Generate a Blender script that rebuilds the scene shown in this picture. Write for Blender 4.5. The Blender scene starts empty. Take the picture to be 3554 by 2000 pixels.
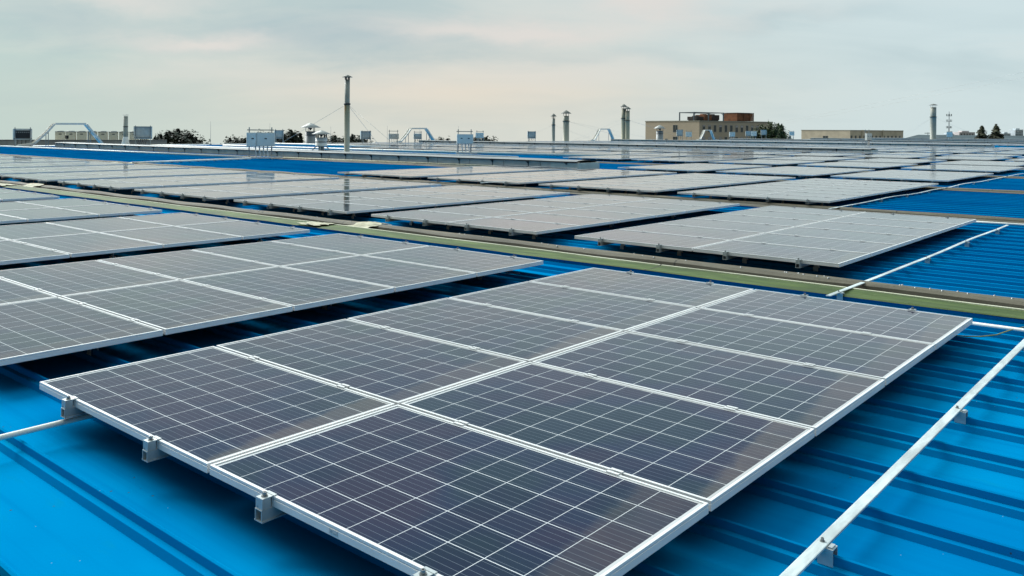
import bpy, bmesh, math, random
from mathutils import Vector, Matrix
R = math.radians
SC = bpy.context.scene
COL = SC.collection

# ------------------------------------------------------------------ camera
CAM_POS = Vector((4.7429, -1.7896, 1.5411))
YAW, PITCH, ROLL = -0.70367, 0.00467, 0.00735         # a level camera with a lens shift: uprights stay upright
_f = Vector((math.sin(YAW) * math.cos(PITCH), math.cos(YAW) * math.cos(PITCH), -math.sin(PITCH)))
_r = Vector((math.cos(YAW), -math.sin(YAW), 0.0))
_u = _r.cross(_f)
CR = _r * math.cos(ROLL) + _u * math.sin(ROLL)
CU = -_r * math.sin(ROLL) + _u * math.cos(ROLL)
CF = _f
FPX = 2949.87 / 3554.0                                    # focal length in image widths
cam_d = bpy.data.cameras.new('camera')
cam_d.sensor_width = 36.0
cam_d.lens = 36.0 * FPX
cam_d.shift_y = -0.15012
cam_d.clip_start = 0.05
cam_d.clip_end = 6000.0
cam = bpy.data.objects.new('camera', cam_d)
COL.objects.link(cam)
cam.matrix_world = Matrix(((CR.x, CU.x, -CF.x, CAM_POS.x), (CR.y, CU.y, -CF.y, CAM_POS.y),
                           (CR.z, CU.z, -CF.z, CAM_POS.z), (0, 0, 0, 1)))
SC.camera = cam

def seen(P):
    """normalised image x (0..1), y and depth: only used to leave out repeats the photo shows nothing of"""
    d = Vector(P) - CAM_POS
    z = d.dot(CF)
    if z < 0.05:
        return (9, 9, z)
    return (0.5 + FPX * d.dot(CR) / z, 0.13126 - FPX * d.dot(CU) / z, z)

# ------------------------------------------------------------------ node helpers
class X:
    """a float socket with arithmetic"""
    def __init__(self, nt, s): self.nt, self.s = nt, s
    def _op(self, op, *a):
        n = self.nt.nodes.new('ShaderNodeMath'); n.operation = op
        for i, v in enumerate((self,) + a):
            if isinstance(v, X): self.nt.links.new(v.s, n.inputs[i])
            else: n.inputs[i].default_value = v
        return X(self.nt, n.outputs[0])
    def __add__(self, o): return self._op('ADD', o)
    __radd__ = __add__
    def __sub__(self, o): return self._op('SUBTRACT', o)
    def __rsub__(self, o): return (self * -1.0) + o
    def __mul__(self, o): return self._op('MULTIPLY', o)
    __rmul__ = __mul__
    def __truediv__(self, o): return self._op('DIVIDE', o)
    def abs(self): return self._op('ABSOLUTE')
    def floor(self): return self._op('FLOOR')
    def fract(self): return self._op('FRACT')
    def gt(self, o): return self._op('GREATER_THAN', o)
    def lt(self, o): return self._op('LESS_THAN', o)
    def max(self, o): return self._op('MAXIMUM', o)
    def min(self, o): return self._op('MINIMUM', o)
    def pow(self, o): return self._op('POWER', o)
    def clamp(self): return self.max(0.0).min(1.0)
    def ramp(self, a, b):
        n = self.nt.nodes.new('ShaderNodeMapRange'); n.interpolation_type = 'SMOOTHSTEP'
        self.nt.links.new(self.s, n.inputs['Value'])
        n.inputs['From Min'].default_value = a; n.inputs['From Max'].default_value = b
        return X(self.nt, n.outputs['Result'])

def new_mat(name):
    m = bpy.data.materials.new(name); m.use_nodes = True
    nt = m.node_tree
    return m, nt, nt.nodes['Principled BSDF']

def mixc(nt, fac, a, b):
    n = nt.nodes.new('ShaderNodeMix'); n.data_type = 'RGBA'
    for sock, v in ((n.inputs['Factor'], fac), (n.inputs['A'], a), (n.inputs['B'], b)):
        if isinstance(v, X): nt.links.new(v.s, sock)
        elif hasattr(v, 'is_linked'): nt.links.new(v, sock)
        elif isinstance(v, (int, float)): sock.default_value = v
        else: sock.default_value = (v[0], v[1], v[2], 1)
    return n.outputs['Result']

def coords(nt, kind='Object'):
    return nt.nodes.new('ShaderNodeTexCoord').outputs[kind]

def scaled(nt, vec, s):
    n = nt.nodes.new('ShaderNodeMapping'); nt.links.new(vec, n.inputs['Vector'])
    n.inputs['Scale'].default_value = s
    return n.outputs['Vector']

def noise(nt, vec, scale, detail=3.0, rough=0.55, out='Fac', dist=0.0):
    n = nt.nodes.new('ShaderNodeTexNoise'); nt.links.new(vec, n.inputs['Vector'])
    n.inputs['Scale'].default_value = scale; n.inputs['Detail'].default_value = detail
    n.inputs['Roughness'].default_value = rough; n.inputs['Distortion'].default_value = dist
    return X(nt, n.outputs['Fac']) if out == 'Fac' else n.outputs['Color']

def white(nt, vec):
    n = nt.nodes.new('ShaderNodeTexWhiteNoise'); n.noise_dimensions = '3D'
    nt.links.new(vec, n.inputs['Vector'])
    return X(nt, n.outputs['Value'])

def sep(nt, vec):
    n = nt.nodes.new('ShaderNodeSeparateXYZ'); nt.links.new(vec, n.inputs[0])
    return [X(nt, n.outputs[i]) for i in range(3)]

def comb(nt, x, y, z):
    n = nt.nodes.new('ShaderNodeCombineXYZ')
    for i, v in enumerate((x, y, z)):
        if isinstance(v, X): nt.links.new(v.s, n.inputs[i])
        else: n.inputs[i].default_value = v
    return n.outputs[0]

def bump(nt, bsdf, h, strength, dist=0.01):
    n = nt.nodes.new('ShaderNodeBump'); n.inputs['Strength'].default_value = strength
    n.inputs['Distance'].default_value = dist
    nt.links.new(h.s, n.inputs['Height']); nt.links.new(n.outputs[0], bsdf.inputs['Normal'])

# ------------------------------------------------------------------ sky and sun
SUN_AZ, SUN_EL = R(-86), R(39)
sun_dir = Vector((math.sin(SUN_AZ) * math.cos(SUN_EL), math.cos(SUN_AZ) * math.cos(SUN_EL), math.sin(SUN_EL)))
world = bpy.data.worlds.new('World'); SC.world = world; world.use_nodes = True
wn = world.node_tree; wn.nodes.clear()
w_out = wn.nodes.new('ShaderNodeOutputWorld')
sky = wn.nodes.new('ShaderNodeTexSky'); sky.sky_type = 'NISHITA'; sky.sun_disc = False
sky.sun_elevation = SUN_EL; sky.sun_rotation = SUN_AZ
bg_sky = wn.nodes.new('ShaderNodeBackground'); bg_sky.inputs['Strength'].default_value = 0.1
wn.links.new(sky.outputs[0], bg_sky.inputs['Color'])
wdir = coords(wn, 'Generated')
dx, dy, dz = sep(wn, wdir)
elev = dz.max(0.0)
wn.links.new(comb(wn, dx, dy, dz.max(0.02)), sky.inputs['Vector'])
# along-view, across-view directions of the cloud deck
ax, ay = math.sin(YAW), math.cos(YAW)
fwd = dx * ax + dy * ay
rgt = dx * ay - dy * ax
side = rgt / (fwd.max(0.12))                               # -0.6 left edge .. 0.6 right edge
px_ = rgt / (elev + 0.22)
py_ = fwd / (elev + 0.22)
cl_vec = comb(wn, px_ * 0.62 + 5.0, py_ * 1.25 + 0.6, 0.7)
n_big = noise(wn, cl_vec, 0.62, 3.0, 0.5, dist=0.5)
n_small = noise(wn, cl_vec, 2.2, 5.0, 0.55, dist=0.6)
base = mixc(wn, side.ramp(-0.62, 0.55), (0.425, 0.545, 0.525), (0.545, 0.655, 0.675))
glow = ((side + 0.07) * (side + 0.07) * -9.0)._op('EXPONENT') * ((elev - 0.045).abs() * -11.0)._op('EXPONENT')
base = mixc(wn, glow.clamp(), base, (0.665, 0.615, 0.53))
streak = (n_big * 0.5 + n_small * 0.5) - 0.5
# cloud masses: soft banks and breaks with ragged, wind-drawn outlines
wv = comb(wn, side * 1.0 + 3.0, elev * 2.6, 0.3)
w1, w2, _w3 = sep(wn, noise(wn, wv, 5.5, 5.0, 0.6, out='Color'))
sw, ew = side + (w1 - 0.5) * 0.22, elev + (w2 - 0.5) * 0.075
def mass(cs, ce, ss, se, k):
    a_, b_ = (sw - cs) / ss, (ew - ce) / se
    return ((a_ * a_ + b_ * b_) * -1.0)._op('EXPONENT') * k
dark = mass(-0.20, 0.107, 0.20, 0.032, 0.95) + mass(-0.54, 0.104, 0.11, 0.022, 0.65) + mass(-0.62, 0.165, 0.13, 0.030, 0.85) \
    + mass(-0.20, 0.170, 0.20, 0.024, 0.75) + mass(0.34, 0.125, 0.10, 0.012, 0.30) + mass(0.10, 0.085, 0.16, 0.012, 0.25) + mass(0.56, 0.07, 0.15, 0.02, 0.25)
dark = (dark + streak * 1.3).clamp()
base = mixc(wn, dark * 0.95, base, (0.315, 0.432, 0.472))
pale = mass(-0.01, 0.118, 0.15, 0.015, 0.95) + mass(-0.345, 0.094, 0.085, 0.012, 0.85) + mass(-0.46, 0.140, 0.10, 0.018, 0.75) \
    + mass(0.15, 0.150, 0.09, 0.014, 0.80) + mass(-0.36, 0.058, 0.15, 0.016, 0.40) + mass(0.24, 0.135, 0.14, 0.018, 0.4) + mass(0.05, 0.065, 0.2, 0.02, 0.4)
pale = (pale - streak * 1.6 * elev.ramp(0.03, 0.08)).clamp()
base = mixc(wn, pale * 0.9, base, (0.665, 0.625, 0.585))
base = mixc(wn, elev.ramp(0.165, 0.36) * (1.0 - elev.ramp(0.5, 0.9)) * 0.85, base, (0.27, 0.38, 0.49))   # heavier blue-grey deck higher up
bg_cl = wn.nodes.new('ShaderNodeBackground')
wn.links.new(base, bg_cl.inputs['Color'])
back = (dy * 0.80 - dx * 0.60).ramp(0.30, -0.50)                            # unseen sky behind and right of the viewer, dimmed to deepen shade
veil = (dx * sun_dir.x + dy * sun_dir.y + dz * sun_dir.z).ramp(0.90, 1.0)      # bright lobe of out-of-frame sky round the sun, added for directional light
cl_str = (elev.ramp(0.45, 1.0) * 1.0 + veil * 7.5 + 1.0) * (1.0 - back * (1.0 - elev * elev) * 0.85)
wn.links.new(cl_str.s, bg_cl.inputs['Strength'])
w_mix = wn.nodes.new('ShaderNodeMixShader'); w_mix.inputs[0].default_value = 0.94
wn.links.new(bg_sky.outputs[0], w_mix.inputs[1]); wn.links.new(bg_cl.outputs[0], w_mix.inputs[2])
wn.links.new(w_mix.outputs[0], w_out.inputs['Surface'])

sun_d = bpy.data.lights.new('sun', 'SUN'); sun_d.energy = 3.1; sun_d.angle = R(42); sun_d.color = (1.0, 0.95, 0.88)
sun = bpy.data.objects.new('sun', sun_d); COL.objects.link(sun)
sun.location = (0, 0, 60)
sun.rotation_euler = (-sun_dir).to_track_quat('-Z', 'Y').to_euler()

SC.cycles.diffuse_bounces = 1
vs = SC.view_settings
SC.display_settings.display_device = 'sRGB'
vs.view_transform = 'Standard'; vs.look = 'None'; vs.gamma = 1.0; vs.use_curve_mapping = False
vs.exposure = 0.2

# ------------------------------------------------------------------ materials
def plain(name, col, rough=0.5, metal=0.0, var=0.12, scale=3.0, bumpy=0.0, stretch=(1, 1, 1)):
    m, nt, b = new_mat(name)
    v = scaled(nt, coords(nt), stretch)
    n = noise(nt, v, scale, 4.0)
    lo = [c * (1 - var) for c in col]; hi = [min(1, c * (1 + var)) for c in col]
    nt.links.new(mixc(nt, n.ramp(0.3, 0.7), lo, hi), b.inputs['Base Color'])
    nt.links.new((n * 0.16 + (rough - 0.08)).s, b.inputs['Roughness'])
    b.inputs['Metallic'].default_value = metal
    if bumpy: bump(nt, b, noise(nt, v, scale * 6, 3.0), bumpy)
    return m

M = {}
M['alu'] = plain('anodised aluminium', (0.761, 0.761, 0.752), 0.42, 0.0, 0.04, 6)
M['galv'] = plain('galvanised steel', (0.491, 0.528, 0.528), 0.42, 0.35, 0.14, 14, 0.05)
M['bar'] = plain('weathered galvanised strip', (0.544, 0.605, 0.605), 0.5, 0.0, 0.26, 14, 0.12, (1, 0.22, 1))
M['bolt'] = plain('bolt steel', (0.294, 0.301, 0.294), 0.35, 0.7, 0.1, 40)
M['pvc'] = plain('white conduit', (0.778, 0.778, 0.719), 0.4, 0.0, 0.05, 5)
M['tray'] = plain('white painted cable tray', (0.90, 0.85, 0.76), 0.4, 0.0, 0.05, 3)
M['cabinet'] = plain('grey blue cabinet paint', (0.86, 0.86, 0.78), 0.4, 0.0, 0.05, 2)
M['cabinet_back'] = plain('cabinet back plate', (0.66, 0.66, 0.60), 0.45, 0.0, 0.08, 4)
M['dark'] = plain('dark plastic', (0.02, 0.022, 0.025), 0.5)
M['post'] = plain('galvanised post', (0.270, 0.292, 0.292), 0.45, 0.15, 0.12, 8)
M['chim'] = plain('chimney sheet steel', (0.45, 0.42, 0.31), 0.5, 0.0, 0.10, 2.0, 0.0, (1, 1, 0.3))
M['chim_grey'] = plain('grey sheet steel', (0.36, 0.355, 0.29), 0.5, 0.0, 0.10, 2.0)
M['cap_dark'] = plain('weathered dark cap', (0.17, 0.17, 0.15), 0.6, 0.0, 0.15, 3)
M['cap'] = plain('galvanised cap', (0.317, 0.325, 0.309), 0.45, 0.1, 0.08, 5)
M['vent_wall'] = plain('weathered grey sheet', (0.54, 0.48, 0.40), 0.5, 0.1, 0.2, 1.6, 0.0, (0.6, 1, 2.5))
M['vent_top'] = plain('pale weathered sheet', (0.304, 0.304, 0.290), 0.35, 0.2, 0.14, 1.2, 0.0, (0.5, 1, 1))
M['vent_end'] = plain('greenish end sheet', (0.46, 0.50, 0.44), 0.45, 0.1, 0.1, 3)
M['ridge'] = plain('pale blue ridge sheet', (0.50, 0.55, 0.56), 0.35, 0.1, 0.1, 1)
M['wall_grey'] = plain('grey rendered wall', (0.44, 0.44, 0.42), 0.8, 0, 0.12, 0.5)
M['cream'] = plain('cream cabinet paint', (0.82, 0.76, 0.58), 0.5, 0, 0.05, 2)
M['beige'] = plain('beige tile wall', (0.62, 0.53, 0.40), 0.7, 0, 0.10, 0.35)
M['beige_trim'] = plain('beige coping', (0.384, 0.352, 0.280), 0.7, 0, 0.08, 0.4)
M['win_glass'] = plain('dark window glass', (0.03, 0.04, 0.045), 0.12, 0, 0.2, 0.4)
M['win_frame'] = plain('grey window frame', (0.34, 0.34, 0.32), 0.5)
M['rust'] = plain('rusty brown panel', (0.20, 0.075, 0.03), 0.8, 0, 0.35, 0.8)
M['machine'] = plain('dark rusty machinery', (0.035, 0.025, 0.022), 0.7, 0, 0.4, 1.0)
M['tower'] = plain('dark lattice steel', (0.10, 0.13, 0.15), 0.6)
M['roof_grey'] = plain('grey blue roofing', (0.091, 0.115, 0.126), 0.6, 0, 0.15, 0.1)
M['pale_bld'] = plain('pale distant facade', (0.589, 0.532, 0.532), 0.8, 0, 0.08, 0.1)  # distance haze mixed into the colour; window blinds use it too
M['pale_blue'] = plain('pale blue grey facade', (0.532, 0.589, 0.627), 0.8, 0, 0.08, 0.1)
M['bark'] = plain('bark', (0.09, 0.07, 0.05), 0.9, 0, 0.3, 3)
M['soil'] = plain('dry ground', (0.102, 0.096, 0.072), 0.95, 0, 0.25, 0.03)
for _n in ('roof_grey', 'soil'): M[_n].node_tree.nodes['Principled BSDF'].inputs['Specular IOR Level'].default_value = 0.0
M['cable_y'] = plain('green yellow earth wire', (0.252, 0.252, 0.070), 0.5, 0, 0.2, 12)
M['wire'] = plain('guy wire', (0.55, 0.55, 0.53), 0.5, 0.3)
M['sticker'] = plain('white label', (0.552, 0.559, 0.559), 0.5, 0, 0.02, 3)
M['print'] = plain('label print', (0.30, 0.38, 0.42), 0.5, 0, 0.05, 3)
M['caulk'] = plain('cream sealant', (0.46, 0.43, 0.31), 0.8, 0, 0.25, 9, 0.6)

def leaf_mat(name, col, var):
    m, nt, b = new_mat(name)
    n = noise(nt, coords(nt), 1.1, 3.0)
    nt.links.new(mixc(nt, n.ramp(0.35, 0.65), [c * (1 - var) for c in col], [c * (1 + var) for c in col]), b.inputs['Base Color'])
    b.inputs['Roughness'].default_value = 0.7
    return m
M['leaf_dark'] = leaf_mat('dark foliage', (0.030, 0.040, 0.024), 0.45)
M['leaf_green'] = leaf_mat('green foliage', (0.050, 0.075, 0.022), 0.5)
M['leaf_brown'] = leaf_mat('olive foliage', (0.060, 0.060, 0.026), 0.5)

# blue roof paint
def roof_mat():
    m, nt, b = new_mat('blue roof paint')
    v = coords(nt)
    big = noise(nt, scaled(nt, v, (0.35, 1.0, 1.0)), 0.9, 4.0)
    fine = noise(nt, scaled(nt, v, (0.5, 1.5, 1.0)), 7.0, 5.0, 0.65)
    c = mixc(nt, big.ramp(0.3, 0.7), (0.0, 0.160, 0.40), (0.0, 0.222, 0.480))
    run = noise(nt, scaled(nt, v, (0.12, 9.0, 1.0)), 1.6, 3.0, 0.6)
    c = mixc(nt, run.ramp(0.45, 0.75) * 0.35, c, (0.0, 0.125, 0.335))
    film = ((fine * 0.6 + big * 0.4).ramp(0.56, 0.74)) * 0.55
    c = mixc(nt, film, c, (0.003, 0.215, 0.36))
    spn = nt.nodes.new('ShaderNodeTexVoronoi'); spn.inputs['Scale'].default_value = 16
    nt.links.new(v, spn.inputs['Vector'])
    spot = X(nt, spn.outputs['Distance']).lt(0.085) * noise(nt, v, 1.35, 2.0).gt(0.62)
    c = mixc(nt, spot * 0.75, c, (0.04, 0.05, 0.03))
    spw = nt.nodes.new('ShaderNodeTexVoronoi'); spw.inputs['Scale'].default_value = 11
    nt.links.new(scaled(nt, v, (1.3, 1.1, 1)), spw.inputs['Vector'])
    fleck = X(nt, spw.outputs['Distance']).lt(0.030) * noise(nt, v, 0.9, 2.0).gt(0.53)
    c = mixc(nt, fleck * 0.6, c, (0.30, 0.42, 0.46))
    nt.links.new(c, b.inputs['Base Color'])
    nt.links.new((fine * 0.14 + 0.42).s, b.inputs['Roughness'])
    b.inputs['Specular IOR Level'].default_value = 0.0
    bump(nt, b, noise(nt, scaled(nt, v, (0.5, 1.6, 1)), 2.2, 2.0), 0.10, 0.02)
    return m
M['blue'] = roof_mat()

# weathered fibreglass daylight strip
def frp_mat(name, a, c2, streak):
    m, nt, b = new_mat(name)
    v = coords(nt)
    n1 = noise(nt, scaled(nt, v, (0.5, 3.0, 1)), 3.0, 5.0, 0.65)
    n2 = noise(nt, scaled(nt, v, (1.0, 0.25, 1)), 26.0, 4.0, 0.7)
    lx = sep(nt, v)[0] / 5.85
    seg = white(nt, comb(nt, lx.floor(), 0.0, 0.0))
    patch = noise(nt, scaled(nt, v, (0.35, 1.2, 1)), 2.4, 4.0, 0.6)
    c = mixc(nt, n1.ramp(0.3, 0.72), a, c2)
    c = mixc(nt, patch.ramp(0.48, 0.68) * 0.55, c, [q * 0.55 for q in a])
    c = mixc(nt, n2.ramp(0.60, 0.74) * 0.45, c, streak)
    c = mixc(nt, seg * 0.30, c, [q * 0.6 for q in c2])
    c = mixc(nt, lx.fract().lt(0.004) * 0.8, c, (0.03, 0.028, 0.02))
    nt.links.new(c, b.inputs['Base Color'])
    b.inputs['Roughness'].default_value = 0.75
    bump(nt, b, n2, 0.35, 0.01)
    return m
M['frp_green'] = frp_mat('mossy green daylight sheet', (0.028, 0.058, 0.006), (0.098, 0.150, 0.026), (0.22, 0.25, 0.12))
M['frp_brown'] = frp_mat('brown weathered daylight sheet', (0.065, 0.056, 0.036), (0.135, 0.122, 0.088), (0.045, 0.04, 0.028))
M['frp_rib'] = frp_mat('brown crown of daylight sheet', (0.085, 0.075, 0.05), (0.16, 0.142, 0.10), (0.035, 0.03, 0.025))
M['frp_lip'] = frp_mat('bare pale edge of daylight sheet', (0.60, 0.60, 0.42), (0.72, 0.71, 0.55), (0.58, 0.58, 0.42))

PL, PW = 1.65, 0.992                                     # panel length (x) and width (y)
GAP = 0.02
ZT, ZF, ZR = 0.210, 0.172, 0.127                         # top of panels, underside of frames, underside of rails

def glass_mat():
    m, nt, b = new_mat('solar cells under glass')
    uv = coords(nt, 'UV')
    x, y, _ = sep(nt, uv)
    oi = nt.nodes.new('ShaderNodeObjectInfo'); rnd = X(nt, oi.outputs['Random'])
    cx, cy = (x - 0.0275) / 0.1595, (y - 0.0175) / 0.1595
    inside = cx.gt(0.0) * cx.lt(10.0) * cy.gt(0.0) * cy.lt(6.0)
    fx, fy = (cx.fract() - 0.5).abs(), (cy.fract() - 0.5).abs()
    # gaps between cells: real white backsheet showing through
    gx = fx.gt(0.5 - 0.0085); gy = fy.gt(0.5 - 0.0115)
    gap = gx.max(gy)
    bus = ((cy * 5.0).fract() - 0.5).abs().lt(0.028)
    wn_ = white(nt, comb(nt, cx.floor(), cy.floor(), rnd * 37.0 + x._op('FLOOR')))
    tint = noise(nt, comb(nt, x * 1.0 + rnd * 13.0, y * 1.0, rnd * 91.0), 1.6, 2.0)
    cell = mixc(nt, wn_, (0.0015, 0.0065, 0.026), (0.0075, 0.0150, 0.045))
    cell = mixc(nt, tint.ramp(0.46, 0.62) * 0.7, cell, (0.022, 0.014, 0.036))
    cell = mixc(nt, tint.ramp(0.50, 0.36) * 0.6, cell, (0.006, 0.023, 0.029))
    c = mixc(nt, bus * 0.5, cell, (0.22, 0.26, 0.30))
    c = mixc(nt, gap, c, (0.68, 0.70, 0.71))
    c = mixc(nt, inside, (0.62, 0.63, 0.635), c)
    # settled dust: thin film all over, a brown fan at the low end of the panel
    grain = noise(nt, comb(nt, x + rnd * 50.0, y, rnd), 9.0, 5.0, 0.65)
    fan = (x - (PL - 0.27) + (y - PW) * 0.14 - (grain - 0.5) * 0.12 - (rnd - 0.5) * 0.10).ramp(0.0, 0.06)
    film = (grain.ramp(0.25, 0.8) * 0.014 + 0.003) + fan * (0.12 + rnd * 0.16) * (0.5 + grain)
    c = mixc(nt, film.clamp(), c, mixc(nt, fan, (0.15, 0.165, 0.17), (0.22, 0.175, 0.13)))
    nt.links.new(c, b.inputs['Base Color'])
    b.inputs['Coat Weight'].default_value = 0.32; b.inputs['Coat Roughness'].default_value = 0.03
    b.inputs['Sheen Weight'].default_value = 0.0; b.inputs['Sheen Roughness'].default_value = 0.35
    b.inputs['Sheen Tint'].default_value = (0.85, 0.88, 0.92, 1)
    nt.links.new((grain * 0.03 + fan * 0.02 + 0.052).s, b.inputs['Roughness'])
    b.inputs['IOR'].default_value = 1.5
    b.inputs['Specular IOR Level'].default_value = 0.15
    return m
M['cells'] = glass_mat()
M['backsheet'] = plain('backsheet blackened for shade', (0.02, 0.02, 0.022), 0.7)  # undersides blackened so less light bounces beneath the arrays

# chimney with rust below the collar
def rust_chim():
    m, nt, b = new_mat('stained cream steel flue')
    v = coords(nt); x, y, z = sep(nt, v)
    n = noise(nt, scaled(nt, v, (9, 9, 0.7)), 1.0, 4.0)
    c = mixc(nt, n.ramp(0.3, 0.7), (0.48, 0.455, 0.335), (0.54, 0.51, 0.39))
    low = z.ramp(1.1, 2.7) * (0.45 + n * 0.5)
    c = mixc(nt, low.clamp() * 0.8, c, (0.30, 0.27, 0.12))
    run = z.ramp(2.15, 2.75) * n.ramp(0.38, 0.6)
    c = mixc(nt, run.clamp(), c, (0.42, 0.21, 0.04))
    nt.links.new(c, b.inputs['Base Color']); b.inputs['Roughness'].default_value = 0.55
    return m
M['flue_low'] = rust_chim()
def streak_mat():
    m, nt, b = new_mat('soot streaked flue')
    v = coords(nt); x, y, z = sep(nt, v)
    n = noise(nt, scaled(nt, v, (6, 6, 0.15)), 1.2, 4.0)
    top = z.ramp(2.4, 4.6) * n.ramp(0.52, 0.60)
    c = mixc(nt, n.ramp(0.3, 0.7), (0.40, 0.37, 0.25), (0.47, 0.43, 0.30))
    c = mixc(nt, top * 0.7, c, (0.08, 0.075, 0.065))
    nt.links.new(c, b.inputs['Base Color']); b.inputs['Roughness'].default_value = 0.6
    return m
M['flue_soot'] = streak_mat()

def tile_mat():
    m, nt, b = new_mat('beige facade tiles')
    v = coords(nt)
    br = nt.nodes.new('ShaderNodeTexBrick')
    x, y, z = sep(nt, v)
    nt.links.new(comb(nt, x + y, z, 0.0), br.inputs['Vector'])
    br.inputs['Scale'].default_value = 1.0; br.inputs['Brick Width'].default_value = 1.2; br.inputs['Row Height'].default_value = 0.45
    br.inputs['Mortar Size'].default_value = 0.03
    br.inputs['Color1'].default_value = (0.58, 0.47, 0.34, 1); br.inputs['Color2'].default_value = (0.54, 0.435, 0.315, 1)
    br.inputs['Mortar'].default_value = (0.44, 0.36, 0.26, 1)
    n = noise(nt, v, 0.15, 3.0)
    nt.links.new(mixc(nt, n.ramp(0.3, 0.7) * 0.25, br.outputs['Color'], (0.42, 0.36, 0.27)), b.inputs['Base Color'])
    b.inputs['Roughness'].default_value = 0.7
    return m
M['tiles'] = tile_mat()

# ------------------------------------------------------------------ mesh helpers
class MB:
    """collects shapes; build() links them as ONE mesh object"""
    def __init__(self): self.v, self.f, self.mi, self.uv, self.smooth = [], [], [], {}, []
    def face(self, idx, mi=0, uv=None, sm=False):
        self.f.append(idx); self.mi.append(mi); self.smooth.append(sm)
        if uv: self.uv[len(self.f) - 1] = uv
    def add(self, pts): i = len(self.v); self.v += [tuple(p) for p in pts]; return i
    def box(self, lo, hi, mi=0, mat=None):
        (x0, y0, z0), (x1, y1, z1) = lo, hi
        P = [(x0, y0, z0), (x1, y0, z0), (x1, y1, z0), (x0, y1, z0), (x0, y0, z1), (x1, y0, z1), (x1, y1, z1), (x0, y1, z1)]
        if mat is not None: P = [mat @ Vector(p) for p in P]
        i = self.add(P)
        for q in ((0, 3, 2, 1), (4, 5, 6, 7), (0, 1, 5, 4), (1, 2, 6, 5), (2, 3, 7, 6), (3, 0, 4, 7)):
            self.face([i + k for k in q], mi)
        return self
    def tube(self, pts, r, n=8, mi=0, caps=True, r2=None, sm=True):
        pts = [Vector(p) for p in pts]; rings = []
        for k, p in enumerate(pts):
            d = (pts[min(k + 1, len(pts) - 1)] - pts[max(k - 1, 0)]).normalized()
            a = Vector((0, 0, 1)) if abs(d.z) < 0.9 else Vector((1, 0, 0))
            s = d.cross(a).normalized(); t = s.cross(d)
            rr = r if r2 is None else r + (r2 - r) * k / (len(pts) - 1)
            rings.append(self.add([p + (s * math.cos(2 * math.pi * j / n) + t * math.sin(2 * math.pi * j / n)) * rr for j in range(n)]))
        for a, b in zip(rings, rings[1:]):
            for j in range(n): self.face([a + j, b + j, b + (j + 1) % n, a + (j + 1) % n], mi, sm=sm)
        if caps:
            self.face([rings[0] + j for j in range(n)], mi)
            self.face([rings[-1] + n - 1 - j for j in range(n)], mi)
        return self
    def lathe(self, prof, c=(0, 0, 0), n=20, mi=0, sm=True):
        rings = [self.add([(c[0] + r * math.cos(2 * math.pi * j / n), c[1] + r * math.sin(2 * math.pi * j / n), c[2] + z) for j in range(n)]) for r, z in prof]
        for a, b in zip(rings, rings[1:]):
            for j in range(n): self.face([a + j, a + (j + 1) % n, b + (j + 1) % n, b + j], mi, sm=sm)
        return self
    def beam(self, a, b, w, h, mi=0, up=(0, 0, 1)):
        a, b = Vector(a), Vector(b); d = (b - a); L = d.length; d.normalize()
        u = Vector(up)
        if abs(d.dot(u)) > 0.98: u = Vector((0, 1, 0))
        s = d.cross(u).normalized(); t = s.cross(d)
        m = Matrix(((s.x, d.x, t.x, a.x), (s.y, d.y, t.y, a.y), (s.z, d.z, t.z, a.z), (0, 0, 0, 1)))
        return self.box((-w / 2, 0, -h / 2), (w / 2, L, h / 2), mi, m)
    def sweep(self, prof, x0, x1, mis=None, segs=1, jit=None):
        """profile of (y, z) points swept along x"""
        n = len(prof); rings = []
        for s in range(segs + 1):
            x = x0 + (x1 - x0) * s / segs
            rings.append(self.add([(x, y, z + (jit(x, k) if jit else 0.0)) for k, (y, z) in enumerate(prof)]))
        for a, b in zip(rings, rings[1:]):
            for k in range(n - 1):
                self.face([a + k, b + k, b + k + 1, a + k + 1], mis[k] if mis else 0)
        return self
    def mesh(self, name, mats):
        me = bpy.data.meshes.new(name); me.from_pydata(self.v, [], self.f)
        for m in (mats if isinstance(mats, (list, tuple)) else [mats]): me.materials.append(m)
        me.polygons.foreach_set('material_index', self.mi)
        me.polygons.foreach_set('use_smooth', self.smooth)
        if self.uv:
            lay = me.uv_layers.new(name='UVMap')
            for fi, co in self.uv.items():
                for li, c in zip(me.polygons[fi].loop_indices, co): lay.data[li].uv = c
        me.update()
        return me
    def build(self, name, mats, parent=None, loc=(0, 0, 0)):
        return link(name, self.mesh(name, mats), parent, loc)

def link(name, me, parent=None, loc=(0, 0, 0), rz=0.0):
    o = bpy.data.objects.new(name, me); COL.objects.link(o)
    if parent: o.parent = parent
    o.location = loc
    if rz: o.rotation_euler = (0, 0, rz)
    return o

def tag(o, label=None, cat=None, group=None, kind=None):
    for k, v in (('label', label), ('category', cat), ('group', group), ('kind', kind)):
        if v: o[k] = v
    return o

def thing(name, label, cat, loc=(0, 0, 0), rz=0.0, group=None):
    o = bpy.data.objects.new(name, None); COL.objects.link(o)
    o.empty_display_size = 0.3
    o.location = loc; o.rotation_euler = (0, 0, rz)
    return tag(o, label, cat, group)

ORD = ['', 'first', 'second', 'third', 'fourth', 'fifth', 'sixth', 'seventh', 'eighth', 'ninth', 'tenth', 'eleventh', 'twelfth',
       'thirteenth', 'fourteenth', 'fifteenth', 'sixteenth', 'seventeenth', 'eighteenth', 'nineteenth', 'twentieth']

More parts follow.
